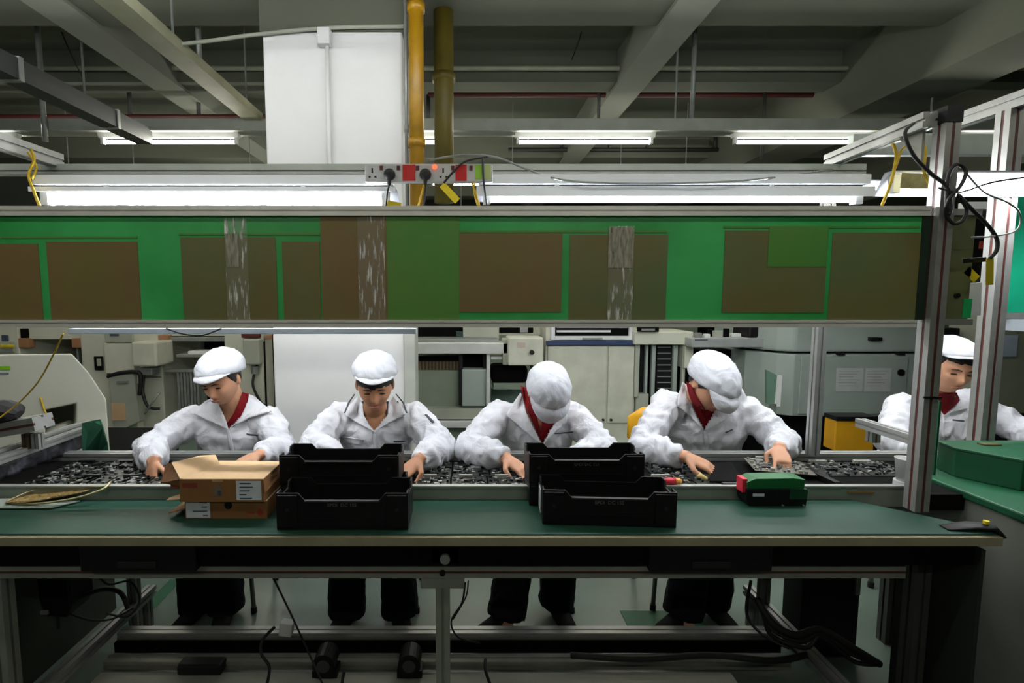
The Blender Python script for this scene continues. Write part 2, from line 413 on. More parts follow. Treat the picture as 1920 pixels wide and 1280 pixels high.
# upturned dark end of the belt at right
pe = at(1862, 985, YF+.03)
m = thing('belt_end_cover', 'black curled cover with a yellow dot at the right end of the green bench top', 'cover', (xr, YF, ZT))
MB().loft([(xr-.13, YF+.05, ZT+.003), (xr-.05, YF+.045, ZT+.012), (xr+.0, YF+.03, ZT+.014), (xr+.02, YF+.02, ZT-.012)], [(.02, .002), (.026, .008), (.026, .010), (.02, .006)], side=(0, 1, 0), n=10).build('cover', BLACKR, m, smooth=True)
MB().cyl((xr-.02, YF+.03, ZT+.024), (xr-.02, YF+.03, ZT+.034), .008, 10).build('dot', YEL, m)

# ---- conveyor tray with circuit boards
YR0, YR1 = YB+.005, YB+.045
zrt = at(900, 912, YR0).z
Y2 = atz(900, 853, .875).y
t = thing('conveyor_line', 'aluminium framed conveyor line carrying circuit boards between bench and workers', 'conveyor', (0, YB, 0))
xL, xR = -2.1, at(1700, 915, YR0).x
xR2 = xR+1.2
MB().box(xL, xR, YR0, YR1, ZT-.04, zrt-.004).build('front_rail', M('rail_grey_green', '8d978c', .42, .35, .08, 10), t, bevel=.003)
MB().box(xL, xR, YR0-.004, YR0+.012, zrt-.0035, zrt+.003).build('rail_lip', ALU, t)
profile_mb((xL, Y2+.02, .865), (xR2, Y2+.02, .865), .045, .035).build('rear_rail', ALU, t)
MB().box(xL, xR2, YR1, Y2, ZT-.06, ZT).build('belt_bed', DARK, t)
for x in (-1.7, -.4, .9):
    MB().box(x, x+.04, YR1, Y2, ZT-.1, ZT-.061).build('cross_member', ALUD, t)
# lower frame: foot rails and depth rails
zf = .115
YL = atz(900, 1186, zf).y
for (zz, Yq, hq, mm) in ((zf, YL, .03, ALU), (.05, YL-.09, .035, ALUD)):
    profile_mb((-1.5, Yq, zz), (1.36, Yq, zz), .05, hq).build('foot_rail', mm, t)
MB().box(-1.5, 1.36, YL-.045, YL-.02, .055, .1).build('foot_board', DARK, t)
for x in (-1.52, 1.38):
    profile_mb((x, 1.45, .16), (x, 2.35, .16), .045, .045).build('side_rail', ALU, t)
for x in (-1.52, 1.38):
    for yy in (1.62, 2.3):
        profile_mb((x-.0, yy+.001, 0), (x-.0, yy+.001, .137), .04, .04).build('foot_post', ALUD, t)
    profile_mb((x, Y2+.02, 0), (x, Y2+.02, .845), .04, .04).build('leg', ALUD, t)
# pallet board at the bottom
bx = M('pale_board', 'b4b8ac', .6, 0, .12, 3, .03, 20)
tag(MB().box(-1.5, 1.1, 1.55, YL-.13, .015, .035).build('lower_shelf_board', bx, bevel=.002), 'pale flat board lying low under the bench', 'board')

# ---- circuit boards
PCB = M('circuit_board_green_black', '0c1310', .4, 0, .3, 30)
CHIPB = M('chip_black', '101112', .35, 0, .2, 60)
CHIPS = M('chip_silver', '7c8080', .4, .3, .2, 60)
CHIPW = M('connector_white', '9a9a90', .5, 0, .1, 60)
def make_board(x, y, wd, dp, mat, label, z0, seed, light=.5, group=None, rz=0):
    rnd = random.Random(seed)
    b = thing('circuit_board', label, 'circuit board', (x, y, z0), group, rz)
    MB().box(-wd/2, wd/2, -dp/2, dp/2, 0, .003).build('board', mat, b, local=True)
    silver, white, black = MB(), MB(), MB()
    for k in range(60):
        cx, cy = rnd.uniform(-wd*.46, wd*.46), rnd.uniform(-dp*.46, dp*.46)
        s1, s2, hh = rnd.uniform(.003, .016), rnd.uniform(.003, .014), rnd.uniform(.003, .010)
        q = rnd.random()
        (silver if q < light*.6 else white if q < light else black).box(cx-s1/2, cx+s1/2, cy-s2/2, cy+s2/2, .003, .003+hh)
    for k in range(5):
        cx, cy = rnd.uniform(-wd*.4, wd*.4), rnd.uniform(-dp*.4, dp*.4)
        silver.cyl((cx, cy, .003), (cx, cy, .014), rnd.uniform(.003, .006), 8)
    for nm, mb, mt in (('silver_components', silver, CHIPS), ('white_components', white, CHIPW), ('black_components', black, CHIPB)):
        if mb.v: tag(mb.build(nm, mt, b, local=True), kind='stuff')
    for k in range(3):
        cx, cy = rnd.uniform(-wd*.34, wd*.34), rnd.uniform(-dp*.34, dp*.34); s = rnd.uniform(.022, .038)
        MB().box(cx-s/2, cx+s/2, cy-s/2, cy+s/2, .003, .009).build('chip', CHIPS if rnd.random() < light*.5 else CHIPB, b, local=True)
    cy = dp*.42
    MB().box(-wd*.3, wd*.1, cy-.006, cy+.006, .003, .016).build('connector', CHIPW if light > .4 else CHIPB, b, local=True)
    return b
PCBS = M('circuit_board_grey', '202624', .4, 0, .3, 40)
PCBL = M('circuit_board_pale', '5d5a50', .45, 0, .3, 40)
yA, yC = YR1+.095, Y2-.115
spots = []
for px0, px1, Y, mats, lt, where in (
    (40, 345, yA, PCB, .36, 'front row at the left end of the conveyor'), (110, 335, yC, PCB, .3, 'back row at the left end of the conveyor'),
    (775, 985, yA, PCBS, .5, 'front row between both black crate stacks'), (780, 985, yC, PCBS, .4, 'back row between both black crate stacks'),
    (1215, 1400, yA, PCBS, .5, 'front row between right crates and green fixture'), (1210, 1300, yC, PCBS, .5, 'back row beside the fourth worker'),
    (1520, 1690, yC, PCB, .5, 'back row at the right end of the conveyor')):
    x0, x1 = at(px0, 890, Y).x, at(px1, 890, Y).x
    n = max(1, round((x1-x0)/.165)); wd = (x1-x0)/n
    for k in range(n):
        spots.append((x0+wd*(k+.5), Y, wd-.008, mats, lt, where, k, n))
ORD = ['leftmost', 'second from left', 'third from left', 'fourth from left', 'fifth from left']
for i, (x, Y, wd, mt, lt, where, k, n) in enumerate(spots):
    make_board(x, Y, wd, .17, mt, ('%s circuit board in the %s' % (ORD[k], where)) if n > 1 else 'single circuit board in the '+where, ZT+.0005, 100+i, lt)
xx = at(1440, 880, 2.08).x
make_board(xx+.03, 2.06, .22, .17, PCBL, 'large pale crowded circuit board under the fourth worker\'s pointing hand', ZT+.022, 77, .95, rz=-.25)
# dark tray under this board held by worker four, and another tray edge at right
pa = [atz(1330, 905, ZT+.012), atz(1395, 905, ZT+.012), atz(1372, 868, ZT+.03), atz(1335, 872, ZT+.03)]
tag(MB().ring([[p for p in pa], [p+Vector((0, 0, .008)) for p in pa]]).build('black_tray', M('matt_black', '060607', .8, spec=.1), bevel=.002), 'flat black tray held by the fourth worker over the conveyor', 'tray')
p0, p1 = atz(1478, 862, ZT+.02), atz(1572, 906, ZT+.02)
tag(MB().ring([[p+Vector((-.012, 0, -.02)), p+Vector((.012, 0, -.02)), p+Vector((.012, 0, .004)), p+Vector((-.012, 0, .004))] for p in (p0, p1)]).build('tray_edge_bar', BLACKP), 'slanting black bar beside the pale circuit board', 'bar')

# ---- upright posts, right-hand frame
pz = atz(1708, 962, ZT)
PXY = (at(1711, 950, pz.y+.02).x, pz.y+.03)
YP = PXY[1]
def post(name, label, x, y, z0, z1, s, cap=True, strips=('b-',), mat=ALU, sw=None):
    t = thing(name, label, 'post', (x, y, z0))
    profile_mb((x, y, z0), (x, y, z1), s, sw or s).build('extrusion', mat, t)
    for f in strips:
        strip_mb((x, y, z0), (x, y, z1), s, sw or s, f).build('red_insert', RED, t)
    if cap: MB().box(x-s/2-.002, x+s/2+.002, y-s/2-.002, y+s/2+.002, z1, z1+.05).build('end_cap', BLACKP, t)
    return t
ztop = at(1793, 233, YP).z
x2 = at(1790, 400, YP).x
x_a, x_b = at(1746, 600, YP-.025).x, at(1772, 600, YP-.025).x
XP = (x_a+x_b)/2
post('aluminium_post', 'tall black capped aluminium post with dark red inserts at the right of the bench', XP, YP, ZT+.0005, ztop, .048, strips=('b-', 'a-', 'a+'))
XQ = XP
Y3 = atz(1789, 893, .8655).y+.15
X3 = (at(1860, 600, Y3-.03).x+at(1886, 600, Y3-.03).x)/2
post('aluminium_post', 'uncapped aluminium post with dark red inserts standing behind the green box', X3, Y3, .8655, at(1890, 207, Y3).z, .06, cap=False, strips=('b-', 'a-', 'a+'))
# black cable tie round the pair
z0 = at(1735, 742, YP).z
tag(MB().box(XP-.03, XP+.03, YP-.031, YP-.026, z0-.003, z0+.003).build('cable_tie', BLACKP), 'thin black tie round the capped aluminium post', 'tie')
# top brackets in depth
ztb = ztop+.01
Yend = 2.12
t = thing('overhead_bracket', 'aluminium bracket beam running back from the black capped post', 'beam', (XP, YP, ztb))
xm = XP-.02
profile_mb((xm-.035, YP+.0, ztb+.005), (xm-.01, Yend+.05, ztb-.0), .045, .05).build('beam', ALU, t)
MB().prism([(YP+.03, ztb-.02), (YP+.12, ztb-.02), (YP+.03, ztb-.12)], xm-.03, xm-.02, 'x').build('gusset', ALUD, t)
t = thing('overhead_bracket', 'aluminium bracket beam running back over the far right posts', 'beam', (X3, YP, ztb))
zq = at(1890, 207, Y3).z; profile_mb((X3, 1.3, zq+.03), (X3, Yend+.3, zq+.03), .045, .06).build('beam', ALU, t)
t = thing('overhead_bracket', 'aluminium bracket beam entering at the left picture edge', 'beam', (-1.65, 1.7, ztb))
xa = at(108, 308, Yend).x; zA = at(108, 300, Yend).z
profile_mb((xa-.01, 1.2, zA), (xa-.01, Yend+.02, zA), .045, .055).build('beam', ALU, t)
# horizontal carrier along X
zc1, zc2 = at(900, 309, Yend).z, at(900, 329, Yend).z
t = thing('overhead_carrier', 'long pale aluminium carrier beam above the bench lamps', 'beam', (0, Yend, zc2))
MB().box(-2.4, at(1618, 318, Yend).x, Yend-.02, Yend+.02, zc2, zc1).build('beam', M('carrier_paint', 'a7afa8', .45, .3, .05, 10), t, bevel=.003)
MB().box(-2.4, at(1618, 318, Yend).x, Yend-.022, Yend-.0202, zc2+.012, zc2+.016).build('groove', DARK, t)
for px in (110, 1570):
    q = at(px, 330, Yend)
    profile_mb((q.x, Yend+.045, ZT+.04), (q.x, Yend+.045, zc1), .04, .04).build('rear_post', ALU, t) if px > 1000 else None
# ---- bench lamps
YLp = 1.98
def bench_lamp(px0, px1, y_h0, y_h1, y_r0, y_r1, ytube, label, r=.013, yskirt=368):
    x0, x1 = at(px0, 350, YLp).x, at(px1, 350, YLp).x
    z = lambda y: at(900, y, YLp).z
    t = thing('bench_lamp', label, 'lamp', ((x0+x1)/2, YLp, z(ytube)))
    MB().box(x0, x1, YLp-.03, YLp+.03, z(y_h1), z(y_h0)).build('housing', M('lamp_housing_white', 'e4e9ee', .4, 0, .02), t, bevel=.004)
    MB().box(x0+.02, x1-.02, YLp-.012, YLp+.012, z(y_r0), z(y_h1)-.0005).build('neck', DARK, t)
    zt0, zt1 = z(y_r0)-.001, z(ytube)+.006
    MB().prism([(YLp-.02, zt0), (YLp+.02, zt0), (YLp+.075, zt1), (YLp+.071, zt1), (YLp+.017, zt0-.004), (YLp-.017, zt0-.004)], x0-.01, x1+.012, 'x').build('reflector', REFL, t)
    MB().box(x0-.01, x1+.012, YLp-.036, YLp-.033, z(yskirt), z(y_r0)-.001).build('front_skirt', M('lamp_housing_white'), t)
    zz = z(ytube)
    MB().cyl((x0+.045, YLp, zz), (x1-.045, YLp, zz), r, 14).build('tube', TUBEM, t, smooth=True)
    for xx, sg in ((x0+.03, 1), (x1-.03, -1)):
        MB().box(xx-.014, xx+.014, YLp-.016, YLp+.016, zz-.016, zt0-.004).build('tube_socket', PAINT_W, t)
    for q in (.2, .75):
        xx = x0+(x1-x0)*q
        MB().cyl((xx, YLp-.012, zt0+.006), (xx, YLp-.022, zt0+.006), .008, 10).build('clip', ALU, t)
    return t
bench_lamp(72, 738, 330, 349, 353, 386, 377, 'long lit tube lamp with white reflector above the bench, left one', .015, 362)
bench_lamp(898, 1622, 329, 348, 352, 382, 375, 'long lit tube lamp with white reflector above the bench, middle one', .010, 371)
# lamps of the next bench on the right
def small_lamp(px0, px1, y0, y1, Y, label):
    a, b, c, d = R(px0, y0, px1, y1, Y)
    t = thing('bench_lamp', label, 'lamp', ((a+b)/2, Y, c))
    MB().prism([(Y-.02, d), (Y+.02, d), (Y+.07, c), (Y+.066, c), (Y+.0, d-.01), (Y-.02, d-.008)], a, b, 'x').build('reflector', REFL, t)
    MB().cyl((a+.04, Y, c+.016), (b-.04, Y, c+.016), .014, 12).build('tube', TUBEM, t, smooth=True)
    for xx in (a+.025, b-.025): MB().box(xx-.014, xx+.014, Y-.014, Y+.014, c, d-.01).build('tube_socket', PAINT_W, t)
    return t
small_lamp(1665, 2250, 322, 362, 2.0, 'bright tube lamp with white reflector at the next bench behind the right posts')
small_lamp(1230, 1660, 338, 356, 2.9, 'far lamp reflector behind the right end of the middle bench lamp')
a, b, c, d = R(1600, 250, 2300, 290, 2.6)
MBx = MB().box(a, b, 2.6, 2.64, c, d).build('overhead_carrier', M('carrier_paint'), bevel=.003); tag(MBx, 'grey green carrier beam of the bench farther right', 'beam')

# ---- the long green display board
YPn = YP+.005
zt1, zt2 = at(900, 387, YPn).z, at(900, 405, YPn).z
zb1, zb2 = at(900, 599, YPn).z, at(900, 613, YPn).z
xl, xrp = -2.0, at(1724, 500, YPn).x
t = thing('notice_board', 'long green board with brown sheets in aluminium rails above the conveyor', 'board', (0, YPn, zb2))
BR = M('board_rail_alu', 'd6d6d0', .45, .25, .06, 10)
GB = M('green_board', '2c9448', .4, 0, .2, 2.2, .02, 60, second='40b262', amt=(.42, .62), spec=.5)
MB().box(xl, xrp, YPn, YPn+.006, zb1-.004, zt2+.004).build('backing', GB, t)
profile_mb((xl, YPn+.003, (zt1+zt2)/2), (xrp+.015, YPn+.003, (zt1+zt2)/2), .03, zt1-zt2).build('top_rail', BR, t)
profile_mb((xl, YPn+.003, (zb1+zb2)/2), (xrp-.005, YPn+.003, (zb1+zb2)/2), .03, zb1-zb2).build('bottom_rail', BR, t)
MB().box(xl, xrp, YPn+.0062, YPn+.009, zb1, zt2).build('bounce_block_sheet', M('grey_rear', '9a9da0', .6), t)  # unseen grey sheet added to keep green bounce off the workers
MB().box(xrp-.004, xrp+.03, YPn-.004, YPn+.012, zb1, zt2).build('end_stile', M('dark_green_edge', '122a1c', .5), t)
SH1 = M('brown_sheet', '755f38', .55, 0, .15, 3, .02, 60, second='6a6834', amt=(.4, .7))
SH2 = M('olive_sheet', '6c6238', .5, 0, .2, 2.5, .02, 60, second='5c6c42', amt=(.4, .7))
SH3 = M('moss_sheet', '568436', .5, 0, .12, 2.5, .02, 60, second='3f8a3a', amt=(.4, .7))
def sheet(x0, y0, x1, y1, mat, k=1, nm='sheet'):
    a, b, c, d = R(x0, y0, x1, y1, YPn)
    return MB().box(a, b, YPn-.0012*k-.0006, YPn-.0002-.0012*(k-1)*.99, c, d).build(nm, mat, t)
sheet(-80, 457, 77, 599, SH1); sheet(92, 453, 262, 599, SH1); sheet(342, 445, 519, 599, SH2); sheet(531, 453, 601, 599, SH2)
sheet(603, 405, 726, 599, SH1); sheet(726, 405, 861, 599, SH3); sheet(861, 437, 1053, 585, SH1, 1)
sheet(1067, 440, 1250, 599, SH2); sheet(1356, 432, 1548, 586, SH2); sheet(1556, 436, 1724, 599, SH2)
sheet(1440, 424, 1550, 500, SH3, 2); 
# faint ruled line along the upper part of the board
for x0, x1, y in ((0, 258, 443), (335, 600, 437), (860, 1250, 432), (1356, 1724, 424)):
    sheet(x0, y, x1, y+4, SH3, 1, 'ruled_line')
TAPE = None
def tape_mat():
    m = bpy.data.materials.new('clear_tape'); m.use_nodes = True; N = m.node_tree.nodes; L = m.node_tree.links
    b = N['Principled BSDF']; b.inputs['Roughness'].default_value = .25
    tc = N.new('ShaderNodeTexCoord'); mp = N.new('ShaderNodeMapping'); mp.inputs['Scale'].default_value = (120, 1, 14)
    nz = N.new('ShaderNodeTexNoise'); nz.inputs['Scale'].default_value = 1; nz.inputs['Detail'].default_value = 6
    cr = N.new('ShaderNodeValToRGB'); cr.color_ramp.elements[0].position = .53; cr.color_ramp.elements[1].position = .66
    cr.color_ramp.elements[0].color = (0, 0, 0, 1); cr.color_ramp.elements[1].color = (.8, .8, .8, 1)
    L.new(tc.outputs['Object'], mp.inputs[0]); L.new(mp.outputs[0], nz.inputs['Vector']); L.new(nz.outputs['Fac'], cr.inputs[0])
    b.inputs['Base Color'].default_value = (.82, .82, .78, 1)
    mx = N.new('ShaderNodeMath'); mx.operation = 'ADD'; mx.inputs[1].default_value = .1
    L.new(cr.outputs[0], mx.inputs[0]); L.new(mx.outputs[0], b.inputs['Alpha'])
    return m
TAPE = tape_mat()
sheet(424, 408, 466, 599, TAPE, 2, 'tape'); sheet(672, 405, 722, 611, TAPE, 2, 'tape'); sheet(1140, 424, 1187, 599, TAPE, 2, 'tape')
TAPEW = M('crinkled_tape', 'b0ae9a', .35, 0, .4, 50, .3, 120, stretch=(3, 1, .6), alpha=.6)
sheet(1140, 426, 1187, 502, TAPEW, 3, 'tape'); sheet(425, 438, 448, 500, TAPEW, 3, 'tape')
# next board piece seen between the posts
a, b, c, d = R(1775, 404, 1822, 598, YPn+.03)
t2 = thing('notice_board', 'short olive board piece with a dark knob between the two groups of posts', 'board', (a, YPn+.03, c))
MB().box(a, b, YPn+.03, YPn+.04, c, d).build('backing', M('olive_board', '5a5f3e', .5), t2)
MB().box(a, b+.01, YPn+.02, YPn+.045, c-.02, c).build('bottom_rail', ALU, t2); MB().box(a, b+.01, YPn+.02, YPn+.045, d, d+.02).build('top_rail', ALU, t2)
q = at(1792, 554, YPn+.03); MB().cyl((q.x, YPn+.02, q.z), (q.x, YPn+.0299, q.z), .008, 10).build('knob', BLACKP, t2)
q = R(1806, 560, 1822, 596, YPn+.028); MB().box(q[0], q[1], YPn+.0285, YPn+.0298, q[2], q[3]).build('sheet', M('bright_green', '129a55', .5), t2)
# light blue channel just behind the board's lower rail
a, b, c, d = R(128, 616, 780, 626, 1.82)
tag(MB().box(a, b, 1.82, 1.85, c, d).build('cable_channel', M('pale_blue_channel', 'c3cdd6', .4, .1), bevel=.002), 'pale bluish channel just below the green board, left half', 'channel')
tag(tube('cable', [at(312, 616, 1.80), at(345, 626, 1.79), at(380, 628, 1.79), at(415, 616, 1.80)], .003, BLACKR), 'thin black cable sagging under the green board, left', 'cable')
a, b, c, d = R(1840, 745, 2100, 820, 2.0)

# ---- power strip
YS = 1.93
a, b, c, d = R(684, 308, 924, 341, YS)
t = thing('power_strip', 'long grey white power strip with red switches above the green board', 'power strip', ((a+b)/2, YS, c))
MB().box(a, b, YS, YS+.035, c, d).build('body', M('strip_plastic', 'b4b6b6', .45), t, bevel=.004)
RS = M('red_switch', 'b01414', .4); RG = M('dark_red', '4c0f12', .4)
def pr(x0, y0, x1, y1, mat, nm, k=.004):
    q = R(x0, y0, x1, y1, YS); return MB().box(q[0], q[1], YS-k, YS-.0002, q[2], q[3]).build(nm, mat, t)
for x in (698, 831):
    pr(x-1.5, 315, x+1.5, 324, BLACKP, 'socket_slot', .001); pr(x-7, 330, x-3, 333, BLACKP, 'socket_slot', .001); pr(x+4, 330, x+8, 333, BLACKP, 'socket_slot', .001)
for x in (715, 747, 783, 849, 883): pr(x-3, 311, x+3, 319, RG, 'switch')
pr(755, 309, 779, 339, RS, 'label', .003); pr(854, 309, 875, 339, RS, 'label', .003)
MB().cyl((at(815, 313, YS).x, YS-.006, at(815, 313, YS).z), (at(815, 313, YS).x, YS-.0002, at(815, 313, YS).z), .009, 14).build('neon_light', M('neon', 'ff5030', .4, emit=2.5), t)
pr(891, 309, 904, 336, M('lime', '7fb02c', .5), 'label', .002); pr(908, 309, 920, 336, M('pale_lime', 'a2b070', .5), 'label', .002)
for x, y1, x1 in ((731, 358, 727), (798, 352, 798)):
    p = at(x, 328, YS)
    g = thing('power_plug', 'round black plug in the %s of the power strip' % ('left part' if x < 750 else 'middle'), 'plug', (p.x, YS-.004, p.z))
    MB().loft([(p.x, YS-.0005, p.z), (p.x, YS-.012, p.z), (p.x, YS-.028, p.z), (p.x, YS-.032, p.z)], [.021, .022, .017, .008], n=16).build('plug_body', BLACKR, g, smooth=True)
    MB().cyl((p.x, YS-.018, p.z-.012), (p.x, YS-.02, p.z-.04), (.009, .006), 10).build('cord_grip', BLACKR, g)
    tube('cord', [(p.x, YS-.02, p.z-.04), at(x1, y1, YS-.03), at(x1-3, 380, YS-.06), at(x1-4, 392, YS-.03)], .0035, BLACKR, g)
# yellow tags and ties round the strip
def tagbox(px0, py0, px1, py1, wpx, Y, mat, name, label, th=.003):
    p, q = at(px0, py0, Y), at(px1, py1, Y); d = (q-p).normalized(); n = Vector((0, -1, 0)).cross(d)*(wpx/FPX*Y/2)
    e = Vector((0, th, 0))
    return tag(MB().ring([[p+n, p-n, p-n+e, p+n+e], [q+n, q-n, q-n+e, q+n+e]]).build(name, mat, bevel=.001), label, 'tag')
tagbox(829, 346, 858, 377, 13, YS-.03, YEL, 'cable_tag', 'slanting yellow tag hanging below the power strip')
tagbox(726, 381, 752, 386, 11, 1.68+.0, YEL, 'cable_tag', 'small yellow tag lying on the board rail below the plugs')
tag(tube('cable', [at(832, 343, YS-.03), at(848, 324, YS-.03), at(870, 304, YS-.02), at(900, 296, YS), at(930, 292, 2.0)], .004, BLACKR), 'black cable leading up from the slanting yellow tag', 'cable')
tag(tube('cable', [at(905, 296, YS-.01), at(906, 325, YS-.012), at(908, 350, YS-.01), at(913, 385, 1.8)], .0035, M('navy_cable', '101a2c', .5)), 'dark blue cable hanging over the lime labels of the power strip', 'cable')
tag(tube('cable', [at(805, 300, YS+.03), at(840, 294, YS+.03), at(880, 290, YS+.03), at(935, 296, YS+.03), at(990, 318, YS+.08), at(1060, 338, YS+.0), at(1200, 344, YS-.0), at(1400, 338, YS), at(1560, 318, YS+.1)], .004, STEEL), 'grey cable running along the middle bench lamp', 'cable')
def twine(pts, label, r=.004, Y=None):
    return tag(tube('yellow_twine', pts, r, YELT), label, 'twine')
twine([at(58, 280, 1.93), at(64, 300, 1.93), at(54, 328, 1.94), at(62, 355, 1.9), at(80, 400, 1.72)], 'yellow twine tied to the left overhead bracket', .005)
twine([at(52, 285, 1.95), at(68, 312, 1.95), at(60, 335, 1.94)], 'short yellow twine knot at the left overhead bracket', .004)
twine([at(796, 345, YS-.01), at(790, 365, YS-.01), at(784, 388, 1.75)], 'thin yellow twine below the power strip by the yellow pipe', .0035)
twine([at(885, 342, YS-.01), at(892, 362, YS-.01), at(899, 386, 1.75)], 'thin yellow twine below the red label of the power strip', .0035)
twine([at(890, 342, YS-.01), at(889, 362, YS-.01), at(896, 386, 1.75)], 'thin yellow twine strand right of the other below the power strip', .003)
twine([at(1664, 250, 1.86), at(1680, 285, 1.84), at(1676, 320, 1.82), at(1668, 350, 1.8), at(1654, 384, 1.74)], 'yellow twine hanging from the right overhead bracket', .005)
twine([at(1712, 262, 1.86), at(1690, 282, 1.84), at(1684, 300, 1.82), at(1676, 320, 1.82)], 'yellow twine branch tied to the right bracket twine', .004)
twine([at(1728, 262, 1.84), at(1735, 285, 1.84), at(1732, 318, 1.84), at(1742, 345, 1.85)], 'yellow orange twine knotted nearer the capped post', .005)
# black looped cable at the posts
Yk = YP-.045
tag(tube('looped_cable', [at(1712, 232, YP+.0), at(1697, 250, Yk), at(1712, 290, Yk), at(1745, 325, Yk), at(1775, 350, Yk), at(1783, 390, Yk), at(1775, 400, Yk), at(1778, 330, Yk), at(1795, 308, Yk), at(1811, 322, Yk), at(1800, 350, Yk-.01), at(1780, 372, Yk-.01), at(1774, 400, Yk), at(1788, 419, Yk), at(1806, 412, Yk), at(1812, 390, Yk), at(1796, 365, Yk-.01), at(1820, 390, Yk), at(1850, 420, Yk), at(1869, 448, Yk), at(1868, 470, Yk), at(1856, 484, Yk)], .0055, BLACKR), 'thick black cable looped in a figure eight over the capped post', 'cable')
tag(tube('thin_cable', [at(1812, 325, Yk), at(1845, 360, Yk), at(1890, 380, Yk), at(1912, 400, Yk+.05), at(1908, 430, Yk+.05), at(1870, 442, Yk), at(1822, 445, Yk)], .0028, STEEL), 'thin grey cable arcing across the right posts', 'cable')
tag(tube('thin_cable', [at(1760, 352, Yk), at(1800, 360, Yk+.0), at(1860, 342, Yk+.02), at(1925, 332, Yk+.05)], .003, BLACKR), 'thin dark cable running off to the right edge', 'cable')
tagbox(1857, 484, 1856, 534, 14, Yk, M('olive_yellow_tag', 'a79a18', .5), 'cable_tag', 'long olive yellow tag on the black cable at the right posts')
tagbox(1812, 505, 1832, 524, 16, Yk+.08, YEL, 'cable_tag', 'crumpled yellow tag above the white sheet at the right')
tagbox(1806, 489, 1850, 486, 9, Yk+.02, BLACKP, 'cable_connector', 'black connector at the end of the looped cable')
tagbox(1826, 530, 1824, 592, 30, YP+.08, M('white_sheet', 'c8ccd2', .6), 'hanging_sheet', 'white sheet hanging between the right posts')
# crumpled label on reflector of the next bench
tagbox(1690, 338, 1752, 340, 28, 1.93, M('stained_paper', 'a8a070', .8, 0, .3, 20), 'paper_note', 'stained yellowish paper stuck under the next lamp beside the post')
# bracket rail left of the posts
p0, p1 = at(1613, 792, 2.05), at(1722, 826, 1.74)
t = thing('side_bracket', 'short aluminium bracket rail pointing left behind the right posts', 'bracket', p0)
profile_mb(p0, p1, .04, .035).build('rail', ALU, t)
strip_mb(p0, p1, .04, .035, 'a-').build('insert', BLACKR, t)
q = p0+Vector((.04, -.02, 0)); profile_mb((q.x, q.y, q.z-.075), (q.x, q.y, q.z-.018), .035, .035).build('leg', ALU, t)
strip_mb((q.x, q.y, q.z-.075), (q.x, q.y, q.z-.018), .035, .035, 'b-').build('red_insert', RED, t)
# white cup
p = atz(1683, 905, ZT+.02)
t = thing('white_cup', 'white plastic cup standing left of the aluminium posts', 'cup', (p.x, 1.83, ZT+.02))
cup = MB(); q = 24
prof = [(.026, 0), (.034, .083), (.036, .085), (.032, .083), (.025, .004)]
cup.ring([[Vector((p.x+r*math.cos(a*2*math.pi/q), 1.85+r*math.sin(a*2*math.pi/q), ZT+.041+h)) for a in range(q)] for r, h in prof])
cup.build('cup_body', M('cup_white', 'd4d6d6', .4), t, smooth=True)
MB().box(p.x-.012, p.x-.002, 1.814, 1.818, ZT+.11, ZT+.13).build('dark_clip', BLACKP, t)
MB().cyl((p.x, 1.85, ZT-.0), (p.x, 1.85, ZT+.0405), .034, 20).build('base', M('cup_white'), t)
# ================================================================ machines in the hall
YM = 5.4
def mthing(name, label, px, py, Y, cat='machine'):
    p = at(px, py, Y); return thing(name, label, cat, (p.x, Y, 0))
def seg(t, x0, y0, x1, y1, Y, d, mat, nm, bev=.006):
    a, b, c, e = R(x0, y0, x1, y1, Y)
    return MB().box(a, b, Y, Y+d, c, e).build(nm, mat, t, bevel=bev)
def cab(t, x0, y0, x1, y1, Y, d, mat, nm='cabinet_body'):   # standing on the floor
    a, b, c, e = R(x0, y0, x1, y1, Y)
    return MB().box(a, b, Y, Y+d, .06, e).build(nm, mat, t, bevel=.01)
PINKL = M('copper_lamp_cover', '9a6f50', .5)
# --- far left machine
t = mthing('placement_machine', 'cream production machine with dark slot behind the hood at far left', 0, 700, YM)
cab(t, -260, 560, 38, 800, YM, .9, CREAM); seg(t, -20, 640, 24, 660, YM-.03, .028, CREAM2, 'lower_panel'); seg(t, 2, 628, 14, 640, YM-.02, .018, INK, 'gauge')
seg(t, 0, 646, 26, 652, YM-.045, .012, YEL, 'yellow_cable')
t = mthing('conveyor_gate', 'dark open conveyor gate with cream top between the left machines', 95, 700, YM)
seg(t, 38, 560, 152, 636, YM+.05, .8, CREAM, 'top_cover'); seg(t, 34, 634, 52, 652, YM, .1, PINKL, 'lamp_cover'); seg(t, 134, 634, 152, 652, YM, .1, PINKL, 'lamp_cover')
seg(t, 38, 616, 50, 634, YM+.02, .04, DARK, 'slot'); seg(t, 38, 780, 152, 830, YM+.2, .6, CREAM2, 'base')
for x in (42, 150): seg(t, x-3, 640, x+1, 800, YM+.1, .05, STEEL, 'upright')
MB().box(at(40, 700, YM).x, at(150, 700, YM).x, YM+.9, YM+.95, .06, 1.7).build('back_panel', DARK, t)
